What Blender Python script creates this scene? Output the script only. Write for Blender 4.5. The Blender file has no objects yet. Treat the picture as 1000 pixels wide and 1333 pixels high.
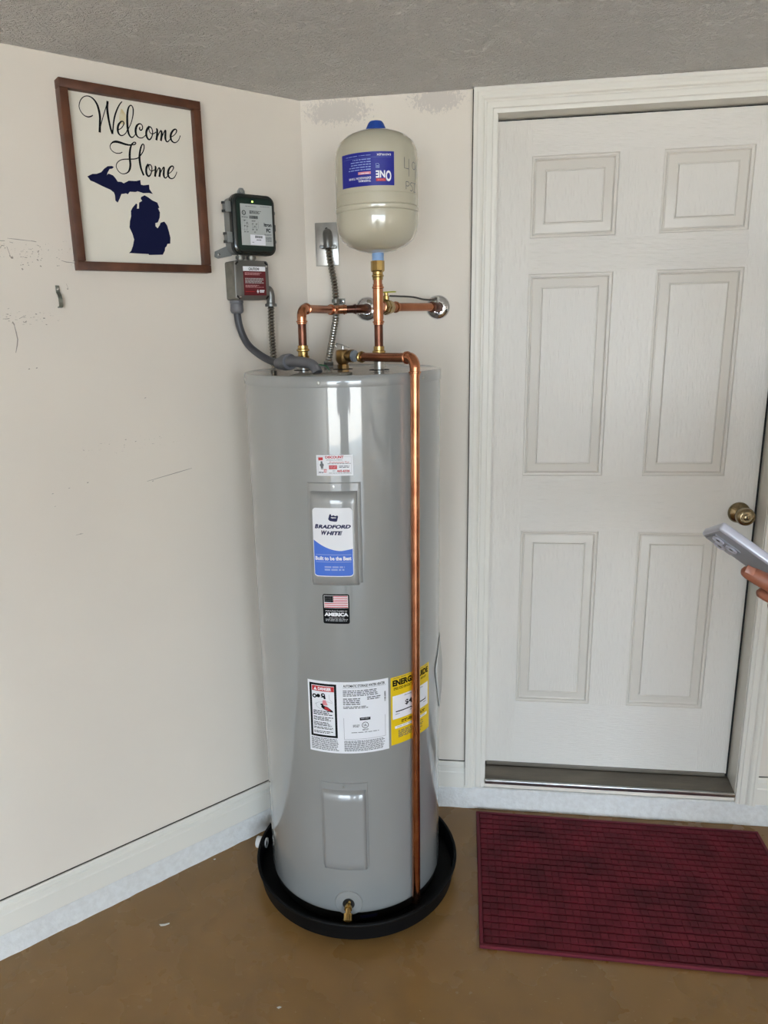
import bpy, bmesh, math, random
from mathutils import Vector, Matrix
random.seed(7)
PI = math.pi
SC = bpy.context.scene
COL = SC.collection

# ------------------------------------------------------------------ camera, sky, sun, exposure
CAM = Vector((0.42597, -2.21605, 1.61506))
cr = Vector((0.99098502, 0.13157921, -0.02521111))
cu = Vector((-0.00694153, 0.2383567, 0.97115287))
cf = Vector((-0.13379277, 0.96222294, -0.23712128))
cd = bpy.data.cameras.new('camera')
cam = bpy.data.objects.new('camera', cd)
COL.objects.link(cam)
cam.matrix_world = Matrix(((cr.x, cu.x, -cf.x, CAM.x), (cr.y, cu.y, -cf.y, CAM.y), (cr.z, cu.z, -cf.z, CAM.z), (0, 0, 0, 1)))
cd.sensor_fit = 'HORIZONTAL'
cd.sensor_width = 36.0
cd.lens = 0.9447079 * 36.0
cd.shift_x = 0.0416492
cd.shift_y = -0.0105836
cd.clip_start = 0.02
SC.camera = cam

SC.view_settings.view_transform = 'Standard'
SC.view_settings.look = 'None'
SC.view_settings.gamma = 1.0
SC.view_settings.use_curve_mapping = False
SC.view_settings.exposure = 2.3

world = bpy.data.worlds.new('sky')
SC.world = world
world.use_nodes = True
bg = world.node_tree.nodes['Background']
bg.inputs[0].default_value = (0.71, 0.855, 1.0, 1)
bg.inputs[1].default_value = 2.8

sd = bpy.data.lights.new('sun', 'SUN')
sd.energy = 6.5
sd.angle = 0.02
sd.color = (1.0, 0.86, 0.68)
sun = bpy.data.objects.new('sun', sd)
COL.objects.link(sun)
sun.rotation_euler = (math.radians(-30), 0, math.radians(-18))     # shines from behind the house on to the driveway

CEIL = 2.2355
FRONT = -6.6          # wall with the open garage door, behind the camera
OPENINGS = ((-0.82, 3.50),)
OPEN_H = 2.05
for ox0, ox1 in OPENINGS:
    pd = bpy.data.lights.new('sky_portal', 'AREA')
    pd.shape = 'RECTANGLE'
    pd.size = ox1 - ox0
    pd.size_y = OPEN_H
    pd.cycles.is_portal = True
    po = bpy.data.objects.new('sky_portal', pd)
    COL.objects.link(po)
    po.location = ((ox0 + ox1) / 2, FRONT - 0.05, OPEN_H / 2)
    po.rotation_euler = (math.radians(90), 0, 0)

# ------------------------------------------------------------------ materials
def lin(c):
    c = c / 255.0
    return c / 12.92 if c <= 0.04045 else ((c + 0.055) / 1.055) ** 2.4
def rgb(r, g, b):
    return (lin(r), lin(g), lin(b), 1.0)

MATS = {}
def mat(name, col, rough=0.5, metal=0.0, coat=0.0, var=0.0, vscale=8.0, bump=0.0, bscale=200.0, bdist=0.001,
        stretch=(1, 1, 1), trans=0.0, emit=0.0, spec=0.5, alpha=1.0, col2=None, detail=4.0):
    m = bpy.data.materials.new(name)
    m.use_nodes = True
    nt = m.node_tree
    N, L = nt.nodes, nt.links
    b = N['Principled BSDF']
    b.inputs['Base Color'].default_value = col
    b.inputs['Roughness'].default_value = rough
    b.inputs['Metallic'].default_value = metal
    b.inputs['Coat Weight'].default_value = coat
    b.inputs['Coat Roughness'].default_value = 0.05
    b.inputs['Coat IOR'].default_value = 1.7
    b.inputs['Specular IOR Level'].default_value = spec
    b.inputs['Transmission Weight'].default_value = trans
    b.inputs['Alpha'].default_value = alpha
    if emit:
        b.inputs['Emission Color'].default_value = col
        b.inputs['Emission Strength'].default_value = emit
    if var or bump:
        tc = N.new('ShaderNodeTexCoord')
        mp = N.new('ShaderNodeMapping')
        mp.inputs['Scale'].default_value = stretch
        L.new(tc.outputs['Object'], mp.inputs['Vector'])
    if var:
        n = N.new('ShaderNodeTexNoise')
        n.inputs['Scale'].default_value = vscale
        n.inputs['Detail'].default_value = detail
        L.new(mp.outputs[0], n.inputs['Vector'])
        mx = N.new('ShaderNodeMix')
        mx.data_type = 'RGBA'
        c2 = col2 or tuple(list(x * (1 - var) for x in col[:3]) + [1])
        mx.inputs['A'].default_value = col
        mx.inputs['B'].default_value = c2
        rp = N.new('ShaderNodeMapRange')
        rp.inputs[1].default_value = 0.35
        rp.inputs[2].default_value = 0.65
        L.new(n.outputs['Fac'], rp.inputs[0])
        L.new(rp.outputs[0], mx.inputs['Factor'])
        L.new(mx.outputs['Result'], b.inputs['Base Color'])
    if bump:
        n2 = N.new('ShaderNodeTexNoise')
        n2.inputs['Scale'].default_value = bscale
        n2.inputs['Detail'].default_value = 5
        L.new(mp.outputs[0], n2.inputs['Vector'])
        bp = N.new('ShaderNodeBump')
        bp.inputs['Strength'].default_value = bump
        bp.inputs['Distance'].default_value = bdist
        L.new(n2.outputs['Fac'], bp.inputs['Height'])
        L.new(bp.outputs[0], b.inputs['Normal'])
    MATS[name] = m
    return m

M = lambda n: MATS[n]
WALLC = rgb(231, 222, 209)
mat('wall_paint', WALLC, 0.62, var=0.05, vscale=2.2, bump=0.12, bscale=90, bdist=0.002, col2=rgb(227, 218, 206))
mat('trim_paint', rgb(230, 226, 216), 0.38, bump=0.08, bscale=60, bdist=0.001)
mat('curb_paint', rgb(228, 228, 226), 0.55, var=0.03, vscale=60, bump=0.6, bscale=110, bdist=0.003, col2=rgb(218, 217, 214))
mat('door_rail', rgb(226, 221, 213), 0.30, bump=0.6, bscale=26, bdist=0.004, stretch=(0.9, 3, 16))
mat('door_stile', rgb(226, 221, 213), 0.30, bump=0.6, bscale=26, bdist=0.004, stretch=(16, 3, 0.9))
mat('door_mould', rgb(214, 208, 198), 0.38)
mat('rubber', rgb(22, 20, 19), 0.7)
mat('sill', rgb(122, 114, 102), 0.45, metal=0.25, var=0.3, vscale=25, bump=0.15, bscale=120, stretch=(0.3, 2, 1))
mat('aluminium', rgb(200, 200, 198), 0.28, metal=1.0, var=0.2, vscale=30)
mat('concrete', rgb(190, 187, 182), 0.85, var=0.1, vscale=1.5)
mat('tank_enamel', rgb(147, 149, 148), 0.3, coat=1.0)
mat('panel_plastic', rgb(147, 148, 147), 0.3, coat=0.8)
mat('black_plastic', rgb(5, 5, 6), 0.62, spec=0.2, bump=0.05, bscale=150)
mat('black_foam', rgb(12, 12, 13), 0.8)
mat('copper', (0.50, 0.20, 0.10, 1), 0.26, metal=1.0, var=0.35, vscale=11, stretch=(1, 1, 1), col2=(0.33, 0.115, 0.055, 1))
mat('copper_bright', (0.68, 0.31, 0.17, 1), 0.2, metal=1.0, var=0.3, vscale=26, col2=(0.48, 0.19, 0.10, 1))
mat('copper_dark', (0.20, 0.085, 0.055, 1), 0.34, metal=1.0, var=0.5, vscale=20, col2=(0.10, 0.045, 0.035, 1))
mat('brass', (0.56, 0.38, 0.14, 1), 0.26, metal=1.0, var=0.35, vscale=30)
mat('brass_dull', (0.40, 0.25, 0.10, 1), 0.36, metal=1.0, var=0.4, vscale=30)
mat('antique_brass', (0.30, 0.235, 0.14, 1), 0.24, metal=1.0)
mat('chrome', (0.72, 0.72, 0.74, 1), 0.06, metal=1.0)
mat('steel', (0.50, 0.49, 0.46, 1), 0.3, metal=1.0, var=0.25, vscale=40)
mat('galvanized', rgb(146, 144, 136), 0.45, metal=0.75, var=0.3, vscale=35)
mat('flex_steel', (0.36, 0.35, 0.32, 1), 0.22, metal=1.0)
mat('zinc', rgb(126, 126, 124), 0.35, metal=0.8)
mat('caulk', rgb(214, 216, 200), 0.6)
mat('grey_pvc', rgb(104, 104, 108), 0.45)
mat('dark_pvc', rgb(68, 68, 73), 0.42)
mat('box_grey', rgb(132, 134, 132), 0.5)
mat('pvc_white', rgb(228, 228, 226), 0.4)
mat('cream_enamel', rgb(192, 186, 165), 0.25, coat=0.8)
mat('cap_blue', rgb(24, 70, 160), 0.45)
mat('thread_tape', rgb(150, 160, 172), 0.4, metal=0.4)
mat('tape_blue', rgb(138, 172, 216), 0.5, bump=0.3, bscale=300)
mat('label_blue', rgb(18, 28, 142), 0.4)
mat('label_white', rgb(236, 237, 242), 0.4)
mat('label_grey', rgb(186, 190, 188), 0.45)
mat('paper_white', rgb(240, 240, 246), 0.5)
mat('label_yellow', rgb(236, 200, 24), 0.42)
mat('ink_black', rgb(14, 14, 17), 0.8, spec=0.2)
mat('ink_grey', rgb(98, 100, 104), 0.5)
mat('ink_lightgrey', rgb(168, 170, 174), 0.5)
mat('ink_red', rgb(196, 44, 50), 0.5)
mat('ink_pink', rgb(226, 142, 150), 0.5)
mat('ink_navy', rgb(22, 26, 78), 0.6)
mat('ink_sky', rgb(64, 112, 214), 0.4)
mat('ink_white', rgb(242, 242, 246), 0.45)
mat('ink_paleblue', rgb(150, 170, 224), 0.45)
mat('ink_lilac', rgb(196, 150, 178), 0.5)
mat('caution_red', rgb(98, 14, 22), 0.55)
mat('caution_text', rgb(206, 150, 152), 0.5)
mat('pcb_green', rgb(16, 40, 34), 0.4)
mat('clear_lid', rgb(34, 40, 38), 0.12, coat=0.4)
mat('lid_rim', rgb(26, 28, 28), 0.3)
mat('led', (0.45, 0.9, 0.1, 1), 0.4, emit=1.2)
mat('sign_board', rgb(232, 226, 212), 0.5, var=0.05, vscale=6, stretch=(1, 1, 0.3), bump=0.06, bscale=80)
mat('sign_knot', rgb(214, 196, 150), 0.5, var=0.4, vscale=60, col2=rgb(226, 216, 190))
mat('sign_navy', rgb(15, 20, 58), 0.8, spec=0.2)
mat('walnut', rgb(104, 62, 40), 0.5, var=0.5, vscale=16, stretch=(1, 1, 1), bump=0.15, bscale=60, col2=rgb(74, 42, 26))
mat('rug_base', rgb(88, 20, 36), 0.95)
mat('rug_pile', rgb(116, 25, 43), 0.95, var=0.4, vscale=9, col2=rgb(84, 16, 30), bump=0.6, bscale=900, bdist=0.002)
mat('rug_edge', rgb(104, 20, 38), 0.8, bump=0.4, bscale=400)
mat('wire_black', rgb(46, 40, 36), 0.5)
mat('wire_green', rgb(26, 110, 62), 0.45)
mat('handle_yellow', rgb(176, 176, 40), 0.5)
mat('phone_side', rgb(196, 198, 212), 0.3, metal=0.3)
mat('phone_back', rgb(142, 144, 154), 0.35)
mat('lens_black', rgb(16, 16, 20), 0.1)
mat('skin', rgb(150, 92, 70), 0.5, var=0.12, vscale=40)
mat('nail', rgb(156, 100, 80), 0.35)
mat('hair', rgb(44, 32, 26), 0.7)
mat('shirt_cloth', rgb(70, 78, 92), 0.9)
mat('trouser_cloth', rgb(52, 56, 66), 0.9)
mat('shoe_leather', rgb(58, 46, 40), 0.6)
mat('pouch', rgb(206, 206, 203), 0.5, alpha=0.9)
mat('chip_white', rgb(226, 224, 216), 0.6)
mat('hook_metal', rgb(128, 130, 120), 0.4, metal=0.7)

def node_mat(name):
    m = bpy.data.materials.new(name)
    m.use_nodes = True
    MATS[name] = m
    nt = m.node_tree
    return m, nt.nodes, nt.links, nt.nodes['Principled BSDF']
def mixc(N, L, fac, a, b):
    mx = N.new('ShaderNodeMix')
    mx.data_type = 'RGBA'
    for v, k in ((a, 'A'), (b, 'B')):
        if isinstance(v, tuple):
            mx.inputs[k].default_value = v
        else:
            L.new(v, mx.inputs[k])
    if isinstance(fac, float):
        mx.inputs['Factor'].default_value = fac
    else:
        L.new(fac, mx.inputs['Factor'])
    return mx.outputs['Result']
def noise(N, L, vec, scale, detail=4.0, dist=0.0, rough=0.5):
    n = N.new('ShaderNodeTexNoise')
    n.inputs['Scale'].default_value = scale
    n.inputs['Detail'].default_value = detail
    n.inputs['Distortion'].default_value = dist
    n.inputs['Roughness'].default_value = rough
    L.new(vec, n.inputs['Vector'])
    return n.outputs['Fac']
def rng(N, L, v, a, b, c=0.0, d=1.0):
    r = N.new('ShaderNodeMapRange')
    r.inputs[1].default_value = a
    r.inputs[2].default_value = b
    r.inputs[3].default_value = c
    r.inputs[4].default_value = d
    L.new(v, r.inputs[0])
    return r.outputs[0]
def mth(N, L, op, a, b=None):
    m = N.new('ShaderNodeMath')
    m.operation = op
    for i, v in enumerate((a, b)):
        if v is None:
            continue
        if isinstance(v, (int, float)):
            m.inputs[i].default_value = v
        else:
            L.new(v, m.inputs[i])
    return m.outputs[0]
def mapping(N, L, scale=(1, 1, 1), loc=(0, 0, 0), rot=(0, 0, 0)):
    tc = N.new('ShaderNodeTexCoord')
    mp = N.new('ShaderNodeMapping')
    mp.inputs['Scale'].default_value = scale
    mp.inputs['Location'].default_value = loc
    mp.inputs['Rotation'].default_value = rot
    L.new(tc.outputs['Object'], mp.inputs['Vector'])
    return mp.outputs[0]

# floor: brown painted concrete, worn and slightly glossy
m, N, L, b = node_mat('floor_paint')
v = mapping(N, L)
c = mixc(N, L, rng(N, L, noise(N, L, v, 2.2, 3), 0.3, 0.7), rgb(149, 114, 67), rgb(143, 109, 64))
c = mixc(N, L, rng(N, L, noise(N, L, v, 7, 3, 0.2), 0.45, 0.8, 0, 0.5), c, rgb(122, 95, 62))
c = mixc(N, L, rng(N, L, noise(N, L, v, 120, 2), 0.72, 0.78), c, rgb(178, 150, 112))
scr = noise(N, L, mapping(N, L, (9, 70, 1), rot=(0, 0, 0.7)), 3.0, 3, 0.4)
c = mixc(N, L, rng(N, L, scr, 0.715, 0.75, 0, 0.5), c, rgb(186, 160, 124))
L.new(c, b.inputs['Base Color'])
b.inputs['Specular IOR Level'].default_value = 0.5
L.new(rng(N, L, noise(N, L, v, 6, 4), 0.3, 0.7, 0.20, 0.34), b.inputs['Roughness'])
bp = N.new('ShaderNodeBump')
bp.inputs['Strength'].default_value = 0.12
bp.inputs['Distance'].default_value = 0.002
L.new(noise(N, L, v, 70, 5), bp.inputs['Height'])
L.new(bp.outputs[0], b.inputs['Normal'])

# ceiling: brushed stomp texture
m, N, L, b = node_mat('ceiling_texture')
v = mapping(N, L, (1, 1.25, 1))
h1 = noise(N, L, v, 38, 4, 2.2, 0.62)
h2 = noise(N, L, mapping(N, L, (1.6, 0.8, 1), rot=(0, 0, 0.8)), 75, 3, 1.2)
hh = mth(N, L, 'ADD', rng(N, L, h1, 0.42, 0.62), mth(N, L, 'MULTIPLY', h2, 0.6))
bp = N.new('ShaderNodeBump')
bp.inputs['Strength'].default_value = 1.0
bp.inputs['Distance'].default_value = 0.009
L.new(hh, bp.inputs['Height'])
L.new(bp.outputs[0], b.inputs['Normal'])
b.inputs['Base Color'].default_value = rgb(250, 247, 243)
b.inputs['Roughness'].default_value = 0.6

# door wall: paint with two grey primer smears just below the ceiling
m, N, L, b = node_mat('wall_patched')
tc = N.new('ShaderNodeTexCoord')
sp = N.new('ShaderNodeSeparateXYZ')
L.new(tc.outputs['Object'], sp.inputs[0])
v = tc.outputs['Object']
base = mixc(N, L, rng(N, L, noise(N, L, v, 2.2, 4), 0.35, 0.65), rgb(231, 222, 209), rgb(227, 218, 206))
rough_edge = noise(N, L, mapping(N, L, (1, 1, 0.7)), 130, 5, 0.8, 0.7)
for (x0, z0, rx, rz) in ((0.105, 2.203, 0.095, 0.036), (0.385, 2.216, 0.075, 0.034)):
    dx = mth(N, L, 'DIVIDE', mth(N, L, 'SUBTRACT', sp.outputs[0], x0), rx)
    dz = mth(N, L, 'DIVIDE', mth(N, L, 'SUBTRACT', sp.outputs[2], z0), rz)
    d = mth(N, L, 'SQRT', mth(N, L, 'ADD', mth(N, L, 'MULTIPLY', dx, dx), mth(N, L, 'MULTIPLY', dz, dz)))
    d = mth(N, L, 'ADD', d, rng(N, L, rough_edge, 0.3, 0.7, -0.55, 0.55))
    base = mixc(N, L, rng(N, L, d, 0.95, 0.75, 0, 0.9), base, rgb(205, 197, 188))
L.new(base, b.inputs['Base Color'])
b.inputs['Roughness'].default_value = 0.62
bp = N.new('ShaderNodeBump')
bp.inputs['Strength'].default_value = 0.12
bp.inputs['Distance'].default_value = 0.002
L.new(noise(N, L, v, 90, 5), bp.inputs['Height'])
L.new(bp.outputs[0], b.inputs['Normal'])

# angled wall: paint with small dark scuffs scattered beside the sign and hook
m, N, L, b = node_mat('wall_scuffed')
tc = N.new('ShaderNodeTexCoord')
sp = N.new('ShaderNodeSeparateXYZ')
v = tc.outputs['Object']
L.new(v, sp.inputs[0])
base = mixc(N, L, rng(N, L, noise(N, L, v, 2.2, 4), 0.35, 0.65), rgb(231, 222, 209), rgb(227, 218, 206))
fine = noise(N, L, v, 150, 4, 0.3, 0.7)
fine2 = noise(N, L, mapping(N, L, (20, 1, 70), rot=(0, 0.12, 0)), 5, 3, 0.5)
for (x0, z0, rx, rz, k, lo) in ((-0.82, 1.80, 0.10, 0.022, fine, 0.60), (-0.70, 1.815, 0.12, 0.02, fine, 0.63), (-0.80, 1.655, 0.09, 0.018, fine2, 0.62), (-0.70, 1.30, 0.12, 0.03, fine, 0.69), (-0.55, 1.33, 0.2, 0.02, fine2, 0.67)):
    dx = mth(N, L, 'DIVIDE', mth(N, L, 'SUBTRACT', sp.outputs[0], x0), rx)
    dz = mth(N, L, 'DIVIDE', mth(N, L, 'SUBTRACT', sp.outputs[2], z0), rz)
    d = mth(N, L, 'ADD', mth(N, L, 'MULTIPLY', dx, dx), mth(N, L, 'MULTIPLY', dz, dz))
    f = mth(N, L, 'MULTIPLY', rng(N, L, d, 1.0, 0.2), rng(N, L, k, lo, lo + 0.04))
    base = mixc(N, L, f, base, rgb(120, 108, 98))
L.new(base, b.inputs['Base Color'])
b.inputs['Roughness'].default_value = 0.62
bp = N.new('ShaderNodeBump')
bp.inputs['Strength'].default_value = 0.12
bp.inputs['Distance'].default_value = 0.002
L.new(noise(N, L, v, 90, 5), bp.inputs['Height'])
L.new(bp.outputs[0], b.inputs['Normal'])

# ------------------------------------------------------------------ mesh helpers
class MB:
    """collects shapes; build() links them as one mesh object"""
    def __init__(self):
        self.v, self.f, self.mi, self.mats = [], [], [], []
        self.cur = 0
    def use(self, name):
        if name not in self.mats:
            self.mats.append(name)
        self.cur = self.mats.index(name)
        return self
    def add(self, vs, fs):
        o = len(self.v)
        self.v += [Vector(p) for p in vs]
        self.f += [tuple(i + o for i in f) for f in fs]
        self.mi += [self.cur] * len(fs)
        return self
    def box(self, x0, x1, y0, y1, z0, z1, bev=0.0, seg=2, xf=None):
        bm = bmesh.new()
        bmesh.ops.create_cube(bm, size=1)
        for p in bm.verts:
            p.co = Vector(((x0 + x1) / 2 + p.co.x * (x1 - x0), (y0 + y1) / 2 + p.co.y * (y1 - y0), (z0 + z1) / 2 + p.co.z * (z1 - z0)))
        if bev > 0:
            bmesh.ops.bevel(bm, geom=list(bm.edges), offset=bev, segments=seg, profile=0.5, affect='EDGES')
        self.bm(bm, xf)
        return self
    def bm(self, bm, xf=None):
        bm.verts.index_update()
        vs = [p.co.copy() for p in bm.verts]
        if xf:
            vs = [xf @ p for p in vs]
        self.add(vs, [tuple(q.index for q in f.verts) for f in bm.faces])
        bm.free()
    def tube(self, path, r, seg=16, cap=True, smooth_n=0):
        pts = [Vector(p) for p in path]
        rs = list(r) if hasattr(r, '__len__') else [r] * len(pts)
        n = len(pts)
        tans = []
        for i in range(n):
            a = pts[max(i - 1, 0)]
            c = pts[min(i + 1, n - 1)]
            t = (c - a)
            tans.append(t.normalized() if t.length > 1e-9 else Vector((0, 0, 1)))
        t0 = tans[0]
        up = Vector((0, 0, 1)) if abs(t0.z) < 0.9 else Vector((1, 0, 0))
        nx = t0.cross(up).normalized()
        vs, fs = [], []
        for i in range(n):
            t = tans[i]
            nx = (nx - t * nx.dot(t)).normalized()
            ny = t.cross(nx)
            for k in range(seg):
                a = 2 * PI * k / seg
                vs.append(pts[i] + (nx * math.cos(a) + ny * math.sin(a)) * rs[i])
        for i in range(n - 1):
            for k in range(seg):
                k2 = (k + 1) % seg
                fs.append((i * seg + k, i * seg + k2, (i + 1) * seg + k2, (i + 1) * seg + k))
        if cap:
            fs.append(tuple(range(seg))[::-1])
            fs.append(tuple((n - 1) * seg + k for k in range(seg)))
        self.add(vs, fs)
        return self
    def cyl(self, a, b, r, seg=20, r2=None):
        return self.tube([a, b], [r, r if r2 is None else r2], seg)
    def rod(self, a, d, prof, seg=20):
        """lathe about the axis from a along d; prof = (distance, radius) pairs"""
        a, d = Vector(a), Vector(d).normalized()
        up = Vector((0, 0, 1)) if abs(d.z) < 0.9 else Vector((1, 0, 0))
        nx = d.cross(up).normalized()
        ny = d.cross(nx)
        vs, fs = [], []
        for h, r in prof:
            for k in range(seg):
                an = 2 * PI * k / seg
                vs.append(a + d * h + (nx * math.cos(an) + ny * math.sin(an)) * max(r, 1e-5))
        for i in range(len(prof) - 1):
            for k in range(seg):
                k2 = (k + 1) % seg
                fs.append((i * seg + k, (i + 1) * seg + k, (i + 1) * seg + k2, i * seg + k2))
        fs.append(tuple(range(seg)))
        fs.append(tuple((len(prof) - 1) * seg + k for k in range(seg))[::-1])
        self.add(vs, fs)
        return self
    def sphere(self, c, r, seg=16):
        c = Vector(c)
        n = seg // 2
        return self.rod(c - Vector((0, 0, r)), (0, 0, 1), [(r - r * math.cos(PI * i / n), r * math.sin(PI * i / n)) for i in range(n + 1)], seg)
    def prism(self, poly, d, cap=True):
        """closed planar outline (3D points) swept by vector d"""
        P = [Vector(p) for p in poly]
        d = Vector(d)
        n = len(P)
        fs = [(i, (i + 1) % n, n + (i + 1) % n, n + i) for i in range(n)]
        if cap:
            fs += [tuple(range(n))[::-1], tuple(range(n, 2 * n))]
        self.add(P + [p + d for p in P], fs)
        return self

ORG = {}
def finish(name, mb, material=None, parent=None, org=(0, 0, 0), rotz=0.0, smooth=35.0, recalc=True):
    me = bpy.data.meshes.new(name)
    me.from_pydata([tuple(p) for p in mb.v], [], mb.f)
    if mb.mats:
        for k in mb.mats:
            me.materials.append(M(k))
        me.polygons.foreach_set('material_index', mb.mi)
    elif material:
        me.materials.append(M(material))
    if recalc:
        bm = bmesh.new()
        bm.from_mesh(me)
        bmesh.ops.recalc_face_normals(bm, faces=list(bm.faces))
        bm.to_mesh(me)
        bm.free()
    if smooth:
        me.polygons.foreach_set('use_smooth', [True] * len(me.polygons))
        me.set_sharp_from_angle(angle=math.radians(smooth))
    me.update()
    o = bpy.data.objects.new(name, me)
    COL.objects.link(o)
    return o
def tag(o, label, cat=None, group=None, kind=None):
    o['label'] = label
    if cat:
        o['category'] = cat
    if group:
        o['group'] = group
    if kind:
        o['kind'] = kind
    return o
R45 = math.radians(45)
def place(p, rotz):
    p = Vector(p)
    return Matrix.Rotation(rotz, 3, 'Z') @ p if rotz else p
def thing(name, org, label, cat, rotz=0.0, group=None, kind=None):
    o = bpy.data.objects.new(name, None)
    o.empty_display_size = 0.05
    COL.objects.link(o)
    o.location = place(org, rotz)
    o.rotation_euler = (0, 0, rotz)
    ORG[o] = Vector(org)
    return tag(o, label, cat, group, kind)
def part(name, mb, material, parent, smooth=35.0, label=None, recalc=True, kind=None):
    g = ORG[parent]
    mb.v = [p - g for p in mb.v]
    o = finish(name, mb, material, smooth=smooth, recalc=recalc)
    o.parent = parent
    ORG[o] = g
    if label:
        o['label'] = label
    if kind:
        o['kind'] = kind
    return o
def single(name, mb, material, org, label, cat, rotz=0.0, smooth=35.0, group=None, kind=None):
    """a thing that is one mesh"""
    g = Vector(org)
    mb.v = [p - g for p in mb.v]
    o = finish(name, mb, material, smooth=smooth)
    o.location = place(org, rotz)
    o.rotation_euler = (0, 0, rotz)
    ORG[o] = g
    return tag(o, label, cat, group, kind)
def struct(name, mb, material, label=None, rotz=0.0, smooth=30.0):
    o = finish(name, mb, material, smooth=smooth)
    o.rotation_euler = (0, 0, rotz)
    o['kind'] = 'structure'
    if label:
        o['label'] = label
    ORG[o] = Vector((0, 0, 0))
    return o
def spline(pts, n=8):
    """Catmull-Rom through the points (any dimension)"""
    out = []
    k = len(pts)
    for i in range(k - 1):
        p0, p1, p2, p3 = pts[max(i - 1, 0)], pts[i], pts[i + 1], pts[min(i + 2, k - 1)]
        for j in range(n):
            t = j / n
            out.append(tuple(0.5 * (2 * b + (c - a) * t + (2 * a - 5 * b + 4 * c - d) * t * t + (3 * b - a - 3 * c + d) * t ** 3)
                             for a, b, c, d in zip(p0, p1, p2, p3)))
    out.append(tuple(pts[-1]))
    return out
def arc(c, a, b, n=8):
    """quarter bend: from c+a to c+b about the point c + a + b"""
    c, a, b = Vector(c), Vector(a), Vector(b)
    o = c + a + b
    return [o - b * math.cos(PI / 2 * i / n) - a * math.sin(PI / 2 * i / n) for i in range(n + 1)]
def resample(path, step):
    P = [Vector(p) for p in path]
    out, acc = [P[0]], 0.0
    for a, b in zip(P, P[1:]):
        d = (b - a).length
        while acc + d >= step:
            t = (step - acc) / d
            a = a.lerp(b, t)
            out.append(a)
            d = (b - a).length
            acc = 0.0
        acc += d
    return out
def corrugated(mb, path, r, pitch=0.0088, seg=14):
    P = resample(spline([tuple(p) for p in path], 12), pitch / 4)
    wave = (1.0, 0.92, 0.74, 0.92)
    mb.tube(P, [r * wave[i % 4] for i in range(len(P))], seg)
    return mb

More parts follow.
